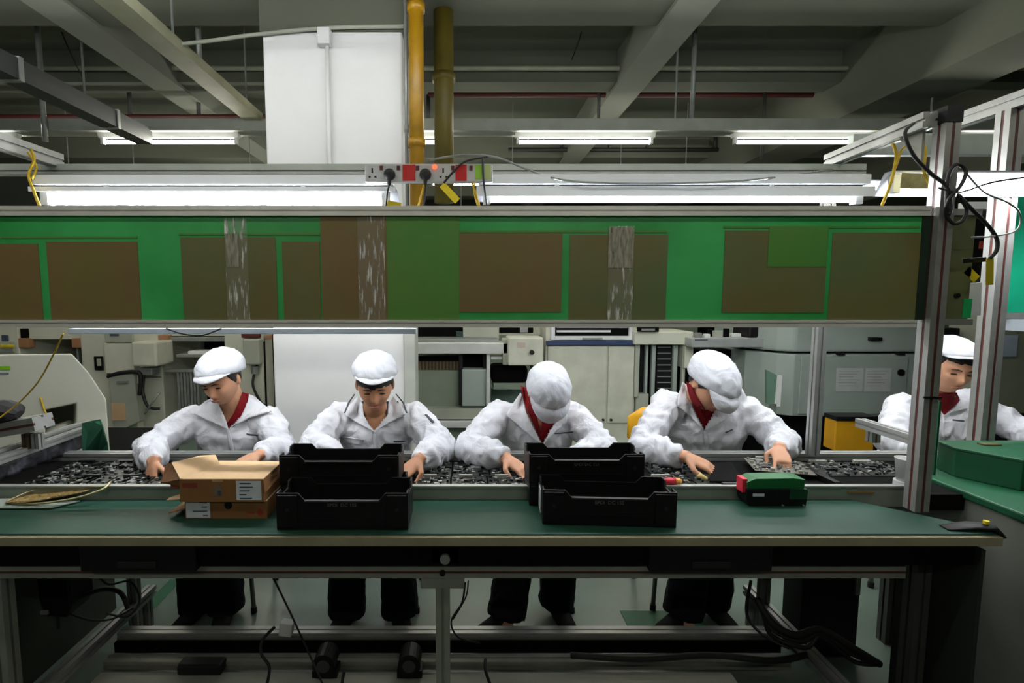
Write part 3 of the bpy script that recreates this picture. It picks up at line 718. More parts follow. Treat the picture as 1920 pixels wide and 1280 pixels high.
# --- machine with panels  x 150..250
t = mthing('placement_machine', 'cream production machine with grey louvred side door left of the first worker', 200, 700, YM)
cab(t, 154, 560, 252, 815, YM, .9, CREAM)
seg(t, 196, 612, 248, 642, YM-.03, .029, CREAM2, 'display_panel'); seg(t, 205, 622, 222, 630, YM-.04, .009, INK, 'display')
seg(t, 176, 668, 192, 694, YM-.025, .024, BLACKP, 'switch_plate'); seg(t, 181, 672, 189, 686, YM-.035, .009, CREAM2, 'switch')
seg(t, 196, 644, 250, 700, YM-.03, .029, CREAM, 'upper_door')
seg(t, 200, 700, 258, 703, YM-.05, .049, BLACKP, 'seam')
a = [at(203, 706, YM-.12), at(250, 700, YM-.12), at(262, 790, YM-.12), at(214, 812, YM-.12)]
MB().ring([[v for v in a], [v+Vector((0, .1, 0)) for v in a]]).build('side_door', CREAM2, t, bevel=.006)
q = at(230, 716, YM-.13); MB().box(q.x-.06, q.x+.06, YM-.14, YM-.122, q.z-.015, q.z+.015).build('handle', STEEL, t, bevel=.004)
q = at(222, 772, YM-.13); MB().box(q.x-.07, q.x+.07, YM-.13, YM-.121, q.z-.09, q.z+.09).build('warning_plate', CARDL, t)
tube('hose', [at(203, 706, YM-.1), at(225, 699, YM-.13), at(256, 697, YM-.13), at(264, 708, YM-.13), at(262, 740, YM-.12)], .022, BLACKR, t)
# --- control column  x 248..300
t = mthing('control_cabinet', 'narrow cream cabinet carrying a projecting control box left of the first worker', 275, 700, YM)
cab(t, 254, 560, 304, 800, YM+.1, .8, CREAM)
seg(t, 246, 641, 293, 687, YM-.2, .32, M('cream_light', 'c2c3b2', .45), 'control_box', .02)
seg(t, 256, 690, 284, 703, YM-.1, .15, STEEL, 'cable_gland')
tube('hose', [at(270, 700, YM-.08), at(268, 735, YM-.12), at(278, 762, YM-.14), at(300, 766, YM-.1)], .016, BLACKR, t)
tube('hose', [at(300, 735, YM-.1), at(285, 755, YM-.16), at(272, 775, YM-.1)], .012, STEEL, t)
MB().cyl(at(264, 700, YM-.06), at(264, 718, YM-.06), .035, 12).build('cable_boot', CREAM2, t)
seg(t, 256, 705, 302, 708, YM+.09, .01, STEEL, 'seam')
# --- open rack x 300..420
t = mthing('feeder_rack', 'dark open feeder rack with hanging steel strips behind the first worker', 360, 700, YM)
seg(t, 306, 560, 425, 630, YM+.15, .7, CREAM, 'top_cover')
seg(t, 296, 628, 315, 640, YM+.05, .08, PINKL, 'lamp_cover'); seg(t, 315, 632, 420, 640, YM+.1, .06, STEEL, 'cross_bar')
seg(t, 330, 664, 385, 670, YM+.0, .35, ALU, 'shelf'); seg(t, 352, 658, 392, 664, YM+.05, .2, PAINT_W, 'upper_shelf')
for k, x in enumerate(range(333, 375, 6)):
    seg(t, x, 696, x+4, 770, YM+.05+.01*(k % 2), .02, ALU if k % 2 == 0 else STEEL, 'steel_strip', .002)
seg(t, 308, 692, 375, 698, YM+.03, .05, STEEL, 'cross_bar')
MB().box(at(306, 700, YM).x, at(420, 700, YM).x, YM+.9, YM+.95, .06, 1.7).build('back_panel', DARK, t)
seg(t, 306, 790, 425, 840, YM+.3, .5, CREAM2, 'base')
# --- cream machine right of it 420..495
t = mthing('placement_machine', 'cream production machine with small boxes behind the first worker\'s cap', 455, 700, YM)
cab(t, 422, 560, 492, 800, YM, .9, CREAM)
seg(t, 452, 624, 486, 633, YM-.06, .055, M('dark_red_lamp', '5a2018', .5), 'beacon'); seg(t, 455, 636, 486, 684, YM-.12, .119, CREAM2, 'control_box', .015)
tube('hose', [at(482, 684, YM-.06), at(474, 720, YM-.1), at(488, 752, YM-.1), at(498, 760, YM-.08)], .014, BLACKR, t)
MB().cyl(at(478, 686, YM-.06), at(478, 700, YM-.06), .04, 12).build('cable_boot', STEEL, t)
t = mthing('dark_gate', 'dark machine opening squeezed between cream machine and column', 507, 700, YM)
seg(t, 494, 560, 560, 800, YM+.3, .1, DARK, 'back_panel'); seg(t, 497, 628, 508, 636, YM+.05, .05, PINKL, 'lamp_cover'); seg(t, 494, 640, 497, 800, YM+.04, .05, BLACKP, 'upright')

# --- right of the column: conveyors and boxes (Y 5.0)
YC2 = 5.0
t = mthing('transfer_conveyor', 'pale transfer conveyor with greenish guards right of the column', 850, 700, YC2)
seg(t, 778, 643, 952, 663, YC2-.1, .3, M('pale_rail_paint', 'c6c8c4', .4), 'rail'); seg(t, 778, 636, 935, 643, YC2-.02, .35, STEEL, 'belt_edge')
seg(t, 912, 663, 919, 770, YC2-.05, .06, M('pale_rail_paint'), 'upright')
seg(t, 782, 663, 912, 785, YC2+.35, .1, OLIVE, 'rear_guard'); seg(t, 782, 694, 864, 770, YC2+.1, .03, OLIVE, 'guard'); seg(t, 866, 692, 913, 762, YC2-.0, .2, GREYG, 'control_box', .015)
seg(t, 783, 676, 866, 694, YC2+.2, .1, M('brown_fins', '51412c', .6), 'fins'); seg(t, 783, 668, 866, 676, YC2+.15, .1, DARK, 'slot')
seg(t, 860, 664, 868, 760, YC2+.02, .05, BLACKP, 'upright'); seg(t, 866, 664, 908, 690, YC2+.15, .1, DARK, 'motor')
seg(t, 778, 766, 905, 786, YC2-.02, .2, CREAM2, 'lower_rail'); seg(t, 778, 790, 900, 802, YC2-.06, .3, M('pale_rail_paint'), 'base_rail')
seg(t, 778, 802, 900, 870, YC2+.1, .3, OLIVE, 'base')
seg(t, 905, 664, 913, 765, YC2+.08, .05, BLACKP, 'upright')
for k in range(12): seg(t, 786+k*6.4, 677, 789+k*6.4, 693, YC2+.185, .012, M('fin_tan', '7a6a4c', .6), 'fin', .001)
t = mthing('monitor_box', 'dark machine opening with grey blocks above the pale transfer conveyor', 850, 625, YC2+.3)
seg(t, 783, 575, 872, 638, YC2+.35, .4, DARK, 'housing'); seg(t, 868, 575, 936, 636, YC2+.25, .4, CREAM2, 'grey_block'); seg(t, 855, 622, 873, 637, YC2+.3, .1, M('teal', '26413a', .5), 'teal_block')
seg(t, 934, 575, 1030, 628, YC2+.4, .4, CREAM, 'upper_block'); seg(t, 936, 614, 1000, 624, YC2+.38, .019, DARK, 'slot'); seg(t, 975, 614, 990, 624, YC2+.37, .009, STEEL, 'slot_plate')
t = mthing('junction_cabinet', 'cream junction box with black round knob behind the third worker', 985, 660, YC2-.2)
seg(t, 953, 633, 1019, 685, YC2-.2, .3, M('cream_light'), 'body', .012); seg(t, 943, 636, 954, 684, YC2-.1, .2, CREAM2, 'side_plate')
q = at(997, 660, YC2-.21); MB().cyl((q.x, YC2-.24, q.z), (q.x, YC2-.2005, q.z), .022, 14).build('knob', BLACKP, t)
q = R(970, 642, 985, 652, YC2-.201); MB().box(q[0], q[1], YC2-.202, YC2-.2003, q[2], q[3]).build('pink_mark', M('faded_pink', 'b9a898', .6), t)
t = mthing('dark_motor', 'dark motor and shelf behind the third worker\'s cap', 960, 700, YC2+.2)
seg(t, 921, 686, 990, 718, YC2+.1, .3, DARK, 'motor', .04); seg(t, 925, 718, 985, 730, YC2+.1, .3, OLIVE, 'shelf'); seg(t, 921, 728, 1030, 800, YC2+.4, .1, M('teal_guard', '5d7268', .5), 'guard')
seg(t, 920, 668, 955, 674, YC2-.0, .1, PAINT_W, 'cross_bar'); seg(t, 925, 708, 985, 790, YC2+.55, .05, OLIVE, 'rear_panel')
# --- cream double door cabinet
t = mthing('machine_cabinet', 'large cream two door machine cabinet with framed window and blue strip', 1108, 700, YM-.4)
Yc_ = YM-.35
cab(t, 1022, 560, 1192, 795, Yc_, .9, M('cream_light'))
MB().box(at(1026, 700, Yc_).x, at(1188, 700, Yc_).x, Yc_+.05, Yc_+.8, 0, .06).build('plinth', DARK, t)
for x0, x1 in ((1026, 1137), (1140, 1188)):
    a, b, c, e = R(x0, 649, x1, 793, Yc_-.02); MB().box(a, b, Yc_-.02, Yc_-.001, c, e).build('door', M('cream_light'), t, bevel=.006)
for x in (1131, 1146):
    q = at(x, 787, Yc_-.03); MB().cyl((q.x, Yc_-.035, q.z), (q.x, Yc_-.0205, q.z), .013, 12).build('lock', BLACKP, t)
seg(t, 1025, 639, 1192, 647, Yc_-.05, .049, M('blue_strip', '20365c', .5), 'blue_strip', .003)
wf = M('white_frame', 'd8dade', .4)
seg(t, 1034, 600, 1041, 637, Yc_-.04, .039, wf, 'window_frame', .002); seg(t, 1180, 600, 1186, 637, Yc_-.04, .039, wf, 'window_frame', .002); seg(t, 1041, 630, 1180, 637, Yc_-.04, .039, wf, 'window_frame', .002)
seg(t, 1041, 560, 1180, 630, Yc_-.01, .009, DARK, 'window_pane', .001); seg(t, 1044, 619, 1145, 623, Yc_-.03, .01, wf, 'blind_slat', .001); seg(t, 1044, 612, 1180, 615, Yc_-.03, .01, M('lilac', '8a8090', .5), 'blind_slat', .001)
seg(t, 1092, 633, 1130, 636, Yc_-.05, .009, STEEL, 'window_handle', .001)
# --- magazine rack 1190..1300
t = mthing('magazine_rack', 'dark magazine rack with pale uprights right of the cream cabinet', 1245, 700, YC2)
seg(t, 1190, 622, 1300, 646, YC2-.05, .5, CREAM, 'top_housing'); seg(t, 1197, 612, 1236, 622, YC2-.1, .05, DARK, 'display')
seg(t, 1203, 616, 1228, 620, YC2-.11, .009, STEEL, 'display_frame', .001)
for x, wd, m in ((1191, 8, CREAM2), (1210, 5, GREYG), (1222, 7, GREYG), (1262, 8, GREYG), (1279, 6, CREAM2)):
    seg(t, x, 646, x+wd, 745, YC2+(.0 if m is CREAM2 else .04), .05, m, 'upright')
seg(t, 1190, 644, 1300, 800, YC2+.4, .05, DARK, 'back_panel')
seg(t, 1199, 646, 1208, 745, YC2+.1, .25, BLACKP, 'magazine'); seg(t, 1231, 646, 1260, 748, YC2+.08, .25, BLACKP, 'magazine')
for k in range(9): seg(t, 1233, 650+k*11, 1258, 652+k*11, YC2+.07, .009, STEEL, 'magazine_rib', .0005)
seg(t, 1192, 738, 1216, 790, YC2+.02, .3, CREAM2, 'foot_box'); seg(t, 1284, 648, 1300, 690, YC2-.04, .3, CREAM, 'side_box')
seg(t, 1218, 748, 1300, 800, YC2+.1, .25, BLACKP, 'lower_box')
# --- conveyor right 1300..1468
t = mthing('transfer_conveyor', 'grey transfer conveyor with cluttered top behind the fourth worker', 1385, 640, YC2-.2)
seg(t, 1297, 634, 1466, 651, YC2-.2, .4, M('rail_grey', 'a4a8a6', .45, .2), 'rail')
for i, (x, y0, wd, m) in enumerate(((1305, 624, 12, STEEL), (1322, 626, 10, PAINT_W), (1340, 620, 16, CREAM2), (1360, 616, 8, DARK), (1372, 625, 18, PAINT_W), (1330, 618, 8, DARK), (1392, 622, 10, PAINT_W))):
    seg(t, x, y0, x+wd, 634, YC2-.15+.03*i, .05, m, 'fitting')
seg(t, 1303, 636, 1327, 638, YC2-.205, .004, INK, 'printed_mark', .0005)
q = at(1443, 643, YC2-.21); MB().cyl((q.x, YC2-.215, q.z), (q.x, YC2-.2005, q.z), .015, 12).build('bolt', INK, t)
seg(t, 1428, 655, 1434, 745, YC2-.1, .04, GREYG, 'upright'); seg(t, 1300, 655, 1375, 690, YC2+.2, .2, DARK, 'drive')
seg(t, 1376, 680, 1420, 745, YC2+.1, .2, CREAM, 'control_box', .012)
q = at(1400, 720, YC2+.09); MB().cyl((q.x, YC2+.09, q.z), (q.x, YC2+.0995, q.z), .02, 12).build('yellow_dot', M('ochre', '94873a', .6), t)
tube('hose', [at(1395, 652, YC2), at(1412, 668, YC2-.02), at(1424, 700, YC2-.04), at(1422, 735, YC2-.04), at(1414, 752, YC2)], .016, BLACKR, t)
tube('hose', [at(1425, 652, YC2), at(1418, 680, YC2-.03), at(1428, 720, YC2-.04)], .012, BLACKR, t)
t = mthing('dark_case', 'black case lying on the grey conveyor behind the fourth worker', 1435, 625, YC2-.1, 'case')
seg(t, 1404, 611, 1466, 633, YC2-.15, .3, BLACKP, 'case_body', .02); seg(t, 1412, 611, 1440, 613, YC2-.1, .1, STEEL, 'lid_edge', .002)
# --- big rounded grey machine 1440..1735
t = mthing('reflow_oven', 'large pale grey green oven machine with papers on its door behind the right workers', 1580, 700, 4.6)
Yo = 4.6
a, b, c, e = R(1488, 650, 1760, 780, Yo)
x_l = at(1440, 700, Yo+.9).x
poly = [(a-.28, Yo+.95), (a-.26, Yo+.35), (a-.12, Yo+.08), (a, Yo), (b, Yo), (b, Yo+.95)]
MB().prism(poly, at(1600, 780, Yo).z, at(1600, 664, Yo).z, 'z').build('lower_body', GREYG, t, bevel=.01)
MB().prism([(x*1.0, y+.01) for x, y in poly], at(1600, 660, Yo).z, at(1600, 540, Yo).z, 'z').build('hood', GREYG, t, bevel=.02)
MB().box(a-.2, b-.02, Yo+.1, Yo+.9, 0, at(1600, 780, Yo).z).build('plinth', DARK, t)
for x0, x1 in ((1500, 1533), (1537, 1700)):
    q = R(x0, 668, x1, 776, Yo-.015); MB().box(q[0], q[1], Yo-.015, Yo-.0003, q[2], q[3]).build('door', GREYG, t, bevel=.005)
for x0, x1 in ((1568, 1618), (1622, 1671)):
    q = R(x0, 690, x1, 734, Yo-.02); p = MB().box(q[0], q[1], Yo-.019, Yo-.0155, q[2], q[3]).build('paper_notice', M('notice_paper', 'b6bab8', .7), t)
    for k in range(6):
        z = q[3]-.03-k*.027; MB().box(q[0]+.02, q[1]-.03-(k % 3)*.03, Yo-.0205, Yo-.0191, z, z+.004).build('text_line', M('grey_ink', '84888a', .8), p)
q = R(1628, 632, 1650, 638, Yo); MB().box(q[0], q[1], Yo-.03, Yo+.008, q[2], q[3]).build('latch', BLACKP, t, bevel=.004)
for x in (1574, 1686):
    q = at(x, 663, Yo); MB().box(q.x-.03, q.x+.03, Yo-.03, Yo+.009, q.z-.01, q.z+.012).build('hinge', BLACKP, t)
q = at(1689, 698, Yo-.02); MB().cyl((q.x, Yo-.03, q.z), (q.x, Yo-.0155, q.z), .03, 16).build('key_switch', BLACKP, t)
for y in (671, 760):
    pass
# green plate with white edge
p = at(1438, 760, 4.4)
t = mthing('green_plate', 'greyish green plate with a white edge leaning at the oven machine', 1452, 730, 4.4, 'panel')
q = [at(1437, 693, 4.4), at(1462, 706, 4.38), at(1458, 762, 4.38), at(1437, 757, 4.4)]
MB().ring([[v for v in q], [v+Vector((0, .02, 0)) for v in q]]).build('plate', M('grey_green_plate', '5f7d6c', .4), t)
q = [at(1459, 704, 4.37), at(1467, 704, 4.37), at(1463, 762, 4.37), at(1454, 762, 4.37)]
MB().ring([[v for v in q], [v+Vector((0, .03, 0)) for v in q]]).build('edge', PAINT_W, t)
q = at(1449, 760, 4.39); MB().box(q.x-.02, q.x+.02, 4.37, 4.41, 0, q.z+.02).build('stand', STEEL, t)
# yellow box under the oven
t = mthing('yellow_crate', 'orange yellow box with dark top between the posts and the oven machine', 1580, 810, 3.6, 'box')
a, b, c, e = R(1566, 788, 1640, 845, 3.6)
MB().box(a, b, 3.6, 3.72, c, e).build('box_body', M('orange_yellow', 'c08a10', .5), t, bevel=.008); MB().box(a-.005, b, 3.59, 3.72, e, e+.03).build('dark_lid', BLACKP, t)
MB().box(a+.02, b-.02, 3.61, 3.71, 0, c).build('base', DARK, t)
# far right
t = mthing('grey_cabinet', 'olive grey cabinet with a small paper at the far right edge', 1900, 680, 3.4)
a, b, c, e = R(1838, 590, 2200, 775, 3.4)
MB().box(a, b, 3.4, 3.65, c, e).build('cabinet_body', M('olive_grey', '6f7261', .5), t, bevel=.01); MB().box(a+.02, b, 3.42, 3.64, 0, c).build('dark_base', DARK, t)
q = R(1875, 628, 1905, 668, 3.4); MB().box(q[0], q[1], 3.392, 3.3995, q[2], q[3]).build('paper_notice', M('grey_notice', '8b93a0', .6), t)
a, b, c, e = R(1886, 368, 2150, 586, 2.6)
t = thing('turquoise_board', 'bright turquoise green board at the right picture edge', 'board', (a, 2.6, c))
MB().box(a, b, 2.6, 2.63, c, e).build('panel', M('turquoise', '0fa37c', .5), t, bevel=.004)
MB().box(a, b, 2.59, 2.64, c-.03, c).build('bottom_rail', ALU, t)
q = R(1893, 598, 2000, 612, 2.58); MB().box(q[0], q[1], 2.5, 2.6, q[2]-.02, q[3]).build('plastic_bag', M('grey_film', '9aa3aa', .3), t)
t = mthing('dark_cabinet', 'black display unit seen between the posts beside the loop of cable', 1830, 450, 3.4)
a, b, c, e = R(1818, 410, 1870, 520, 3.6); MB().box(a, b, 3.6, 3.8, c, e).build('housing', DARK, t); q = R(1838, 452, 1850, 466, 3.59)
MB().box(q[0], q[1], 3.59, 3.5995, q[2], q[3]).build('red_light', M('dull_red', '8a3a22', .5), t)
q = R(1815, 378, 1870, 392, 3.55); MB().box(q[0], q[1], 3.55, 3.62, q[2], q[3]).build('top_rail', PAINT_W, t)
seg(t, 1770, 615, 1800, 640, 3.5, .1, DARK, 'dark_lower_housing')
# --- far line equipment higher up behind (dim)
t = mthing('far_machine_row', 'dim row of machine tops far back between the bench lamps and the ceiling pipes', 600, 450, 9.5)
for i in range(14):
    x = -7+i*1.05; h = 1.9+.35*((i*7) % 5)/5
    MB().box(x, x+.9, 9.5, 10.3, 0, h).build('machine_block', [CREAM2, OLIVE, DARK][i % 3], t, bevel=.02)
# ---- the cream hood at left, near
YH = 2.75
t = mthing('machine_hood', 'large cream plastic machine hood with slanting end and square opening at the left', 80, 740, YH)
sil = [(-260, 690), (20, 664), (135, 663), (168, 700), (199, 748), (207, 862), (-260, 862)]
out = [at(x, y, YH) for x, y in sil]
op = [(85, 768), (143, 756), (143, 800), (85, 818)]
HOODM = M('hood_cream', 'd6d7c8', .42, 0, .03, 1.5)
# front face with opening built as a frame of strips, then side wall
bm = bmesh.new()
def face_with_hole(bm, out, hole):
    vo = [bm.verts.new(v) for v in out]; vh = [bm.verts.new(v) for v in hole]
    eo = [bm.edges.new((vo[i], vo[(i+1) % len(vo)])) for i in range(len(vo))]
    eh = [bm.edges.new((vh[i], vh[(i+1) % len(vh)])) for i in range(len(vh))]
    bmesh.ops.triangle_fill(bm, use_beauty=True, edges=eo+eh)
    return vo, vh
hole = [at(x, y, YH) for x, y in op]
vo, vh = face_with_hole(bm, out, hole)
dd = .75
back = [bm.verts.new(at(x-16, y, YH+dd)) for x, y in sil]; hb = [bm.verts.new(at(x-6, y, YH+.3)) for x, y in op]
for i in range(len(vo)): bm.faces.new((vo[i], vo[(i+1) % len(vo)], back[(i+1) % len(vo)], back[i]))
for i in range(4): bm.faces.new((vh[i], vh[(i+1) % 4], hb[(i+1) % 4], hb[i]))
bm.faces.new(hb); bm.faces.new(back)
bmesh.ops.recalc_face_normals(bm, faces=bm.faces)
me = bpy.data.meshes.new('hood_shell'); bm.to_mesh(me); bm.free(); me.materials.append(HOODM)
me.transform(Matrix.Translation(-wloc(t)))
o = bpy.data.objects.new('hood_shell', me); COL.objects.link(o); o.parent = t
md = o.modifiers.new('bevel', 'BEVEL'); md.width = .008; md.segments = 2; md.limit_method = 'ANGLE'; md.angle_limit = .5
a = at(2, 692, YH); MB().box(a.x-.05, at(20, 692, YH).x, YH-.003, YH-.0005, at(0, 693, YH).z, at(0, 686, YH).z).build('lime_mark', M('lime_mark', '7fbf2a', .5), t)
MB().box(a.x-.05, at(16, 692, YH).x, YH-.003, YH-.0005, at(0, 702, YH).z, at(0, 698, YH).z).build('grey_mark', M('grey_mark', '7f8a92', .5), t)
MB().cyl(at(92, 812, YH+.15), at(132, 800, YH+.15), .04, 16).build('roller', M('hood_cream'), t, smooth=True)
MB().box(out[0].x, at(200, 860, YH).x, YH+.02, YH+.7, 0, out[-1].z).build('base', DARK, t)
# green cloth
t = thing('green_cloth', 'dark green cloth flap hanging from the end of the conveyor guard by the hood', 'cloth', at(178, 900, 2.3))
g = [(153, 793), (170, 789), (187, 786), (192, 800), (194, 812), (201, 832), (203, 855), (185, 848), (170, 856), (154, 850)]
vs = [at(x, y, 2.3+.02*math.sin(x*.35)) for x, y in g]
MB().ring([vs, [v+Vector((0, .006, 0)) for v in vs]]).build('cloth', M('green_cloth_mat', '0d4a33', .8, 0, .15, 12), t)
# conveyor side guard (depth)
xg = -1.79
t = thing('conveyor_guard', 'long aluminium side guard with crinkled dark film at the left end of the conveyor', 'guard', (xg, 1.9, ZT))
zt_ = at(150, 803, 2.37).z
profile_mb((xg, 1.70, zt_), (xg, 2.40, zt_), .03, .03).build('top_rail', ALU, t)
profile_mb((xg-.045, 1.70, zt_+.012), (xg-.045, 2.40, zt_+.012), .03, .03).build('top_rail', ALU, t)
FILM = M('dark_film', '2b2b30', .3, 0, .5, 14, .6, 22, second='55565e', amt=(.5, .7))
bmf = MB(); n = 24; rows = []
for j in range(5):
    rows.append([Vector((xg+.006*math.sin(i*1.9+j)+.004*math.sin(i*4.1), 1.78+.6*i/n, ZT+.02+(zt_-.015-ZT-.02)*j/4)) for i in range(n+1)])
bmf.ring(rows, caps=False, closed=False)
o = bmf.build('film', FILM, t, smooth=True); md = o.modifiers.new('s', 'SOLIDIFY'); md.thickness = .003
MB().box(xg-.02, xg+.02, 1.70, 1.78, ZT-.02, zt_-.015).build('front_bracket', ALUD, t, bevel=.003)
# shelf with red stripe at left edge
p0, p1 = at(-60, 815, 2.02), at(82, 790, 2.02)
t = thing('side_shelf', 'aluminium rail with red insert entering at the left edge', 'rail', p1)
profile_mb(p0, p1, .1, .055).build('rail', ALU, t); strip_mb(p0, p1, .1, .055, 'a+').build('red_insert', RED, t); strip_mb(p0, p1, .1, .055, 'a-').build('red_insert', RED, t)
for x in (52, 70):
    q = at(x, 812, 2.03); profile_mb((q.x, 2.03, at(x, 840, 2.03).z), (q.x, 2.03, q.z+.0), .03, .03).build('leg', ALU if x > 60 else M('brown_leg', '4d3a2c', .5), t)
t = thing('black_box', 'black lumpy box on the red striped rail at the left edge', 'box', at(10, 790, 2.0))
MB().loft([at(-40, 775, 2.0), at(10, 770, 2.0), at(28, 773, 2.0), at(36, 776, 2.0)], [(.05, .06), (.045, .06), (.035, .05), (.015, .02)], side=(0, 0, 1), n=10).build('box_body', BLACKR, t)
twine([at(118, 626, 1.74), at(100, 665, 1.8), at(72, 715, 1.88), at(35, 755, 1.92), at(-10, 790, 1.9)], 'long thin yellow wire running down across the cream hood', .0028)
twine([at(76, 745, 2.743), at(84, 770, 2.743), at(98, 795, 2.74)], 'short yellow string hanging at the hood opening', .005)
# ================================================================ things on the bench
def crate(label, x, y, z, rz=0, w=.40, d=.15, h=.105, text='EPDI DC 1ST', sticker=False, loc_label=None):
    t = thing('plastic_crate', label, 'crate', (x, y, z), 'black plastic crates on the bench', rz)
    th = .006; ch = h*1.0; lo = h*.82; cw = w*.17
    m = MB()
    for sy, y0, y1 in ((-1, -d/2, -d/2+th), (1, d/2-th, d/2)):
        poly = [(-w/2, 0), (w/2, 0), (w/2, ch), (w/2-cw, ch), (w/2-cw-.018, lo), (-w/2+cw+.018, lo), (-w/2+cw, ch), (-w/2, ch)]
        m2 = MB().prism(poly, y0, y1, 'y'); m2.build('long_wall', BLACKP, t, local=True, bevel=.0015)
    for s in (-1, 1):
        x0, x1 = (-w/2, -w/2+th) if s < 0 else (w/2-th, w/2)
        poly = [(-d/2+th, 0), (d/2-th, 0), (d/2-th, ch), (d/4, ch), (d/4-.01, lo), (-d/4+.01, lo), (-d/4, ch), (-d/2+th, ch)]
        MB().prism(poly, x0, x1, 'x').build('end_wall', BLACKP, t, local=True, bevel=.0015)
    MB().box(-w/2+th, w/2-th, -d/2+th, d/2-th, 0, .005).build('floor_plate', BLACKP, t, local=True)
    for s in (-1, 1):
        MB().box(s*(w/2-cw/2)-cw/2+.004, s*(w/2-cw/2)+cw/2-.004, -d/2-.004, -d/2-.0002, .008, ch-.006).build('corner_boss', BLACKP, t, local=True, bevel=.002)
        MB().cyl((s*(w/2-cw/2), -d/2-.007, h*.55), (s*(w/2-cw/2), -d/2-.0042, h*.55), .006, 12).build('rivet', BLACKR, t, local=True)
    MB().box(-w/2+cw+.02, w/2-cw-.02, -d/2-.008, -d/2-.0002, lo-.006, lo).build('rim', M('black_plastic_edge', '1c1c1e', .35), t, local=True, bevel=.001)
    MB().box(-w/2+cw+.01, w/2-cw-.01, -d/2-.003, -d/2-.0002, h*.3, h*.34).build('rib', BLACKP, t, local=True)
    if text:
        text_obj('embossed_lettering', text, .016, M('embossed_grey', '6a6a6c', .35), t, (0, -d/2-.001, lo-.017))
    if sticker:
        MB().box(-w/2-.0015, -w/2-.0002, -d*.1, d*.38, h*.1, h*.8).build('white_sticker', PAPER, t, local=True)
    return t
def onbench(px, py, dy=0): p = atz(px, py, ZT); return p
pf = atz(640, 993, ZT+.0005); y0f = pf.y
wF = at(765, 960, y0f).x-at(518, 960, y0f).x
crate('black plastic crate at the front left, half in front of the left pair', (at(765, 960, y0f).x+at(518, 960, y0f).x)/2, y0f+.072, ZT+.001, 0, wF, .145, at(640, 925, y0f).z-ZT, 'EPDI  DC 1SS')
yb = y0f+.225
def back(px0, px1, lab_lo, lab_hi, text, rz=0, ytop=853, yb=yb):
    x0, x1 = at(px0, 880, yb-.07).x, at(px1, 880, yb-.07).x
    hi_top = at(640, ytop, yb-.07).z; hC = .105
    zlo = ZT+.001
    crate(lab_lo, (x0+x1)/2+.008, yb, zlo, rz, x1-x0+.012, .145, hi_top-hC-zlo-.001, '')
    crate(lab_hi, (x0+x1)/2, yb, hi_top-hC, rz, x1-x0, .145, hC, text)
back(524, 748, 'lower black crate of the stacked left pair behind the front left crate', 'upper black crate of the stacked left pair, nearest the second worker\'s hands', '')
pf2 = atz(1140, 990, ZT); wR = at(1272, 960, pf2.y).x-at(1022, 960, pf2.y).x
crate('black plastic crate at the front right with a white sticker on its left end', (at(1272, 960, pf2.y).x+at(1022, 960, pf2.y).x)/2-.0, pf2.y+.085, ZT+.001, -.06, wR, .145, at(1140, 924, pf2.y).z-ZT, 'EPDI  DC 1SS', True)
back(992, 1208, 'lower black crate of the stacked right pair behind the front right crate', 'upper black crate of the stacked right pair with faint embossed letters', 'EPDI DC 1ST', 0, 851, pf2.y+.245)
# ---- cardboard boxes
def carton(name_label, x0, x1, y0, d, z0, z1, upper):
    t = thing('cardboard_box', name_label, 'box', ((x0+x1)/2, y0, z0))
    th = .003
    MB().box(x0, x1, y0, y0+th, z0, z1).build('front_panel', CARD, t)
    MB().box(x0, x1, y0+d-th, y0+d, z0, z1).build('back_panel', CARD, t)
    MB().box(x0, x0+th, y0+th, y0+d-th, z0, z1).build('side_panel', CARD, t)
    MB().box(x1-th, x1, y0+th, y0+d-th, z0, z1).build('side_panel', CARD, t)
    MB().box(x0+th, x1-th, y0+th, y0+d-th, z0, z0+th).build('bottom_panel', CARDL, t)
    return t
def flap(t, pts, mat=CARDL, nm='flap'):
    pts = [Vector(p) for p in pts]; n = (pts[1]-pts[0]).cross(pts[2]-pts[0]).normalized()*.003
    return MB().ring([pts, [p+n for p in pts]]).build(nm, mat, t)
yl = atz(420, 972, ZT).y
x0, x1 = at(347, 955, yl).x, at(500, 955, yl).x
zm = at(420, 938, yl).z
lo = carton('lower closed cardboard box with a white label at its left, under the open one', x0, x1, yl, .16, ZT+.0005, zm-.004, False)
MB().box(x0, x1, yl, yl+.16, zm-.004, zm-.001).build('lid', CARDL, lo)
flap(lo, [(x0-.001, yl+.01, ZT+.03), (x0-.001, yl+.14, ZT+.03), (x0-.06, yl+.11, ZT+.012), (x0-.06, yl+.01, ZT+.012)], CARD)
def lab(t, px0, py0, px1, py1, Y, mat, nm, k=.001):
    q = R(px0, py0, px1, py1, Y); return MB().box(q[0], q[1], Y-k, Y-.0001, q[2], q[3]).build(nm, mat, t)
L1 = lab(lo, 349, 937, 394, 970, yl, PAPER, 'white_label')
for k, (a, b) in enumerate(((373, 388), (378, 388), (362, 389), (381, 390))): lab(lo, a, 941+k*8, b, 943+k*8, yl-.001, INK, 'printed_line', .0006)
q = at(428, 947, yl); MB().cyl((q.x, yl-.001, q.z), (q.x, yl-.0001, q.z), .013, 20).build('black_dot', BLACKP, lo)
q = at(488, 960, yl)
MB().box(-.009, .009, -.0006, 0, -.009, .009, Matrix.Translation((q.x, yl-.0002, q.z)) @ Matrix.Rotation(math.pi/4, 4, 'Y')).build('red_diamond_mark', M('red_print', '8c2a1c', .7), lo)
lab(lo, 462, 959, 478, 962, yl, M('red_print'), 'printed_line', .0006)
yu = yl-.012
u0, u1 = at(337, 918, yu).x, at(494, 918, yu).x; zu = at(420, 899, yu).z
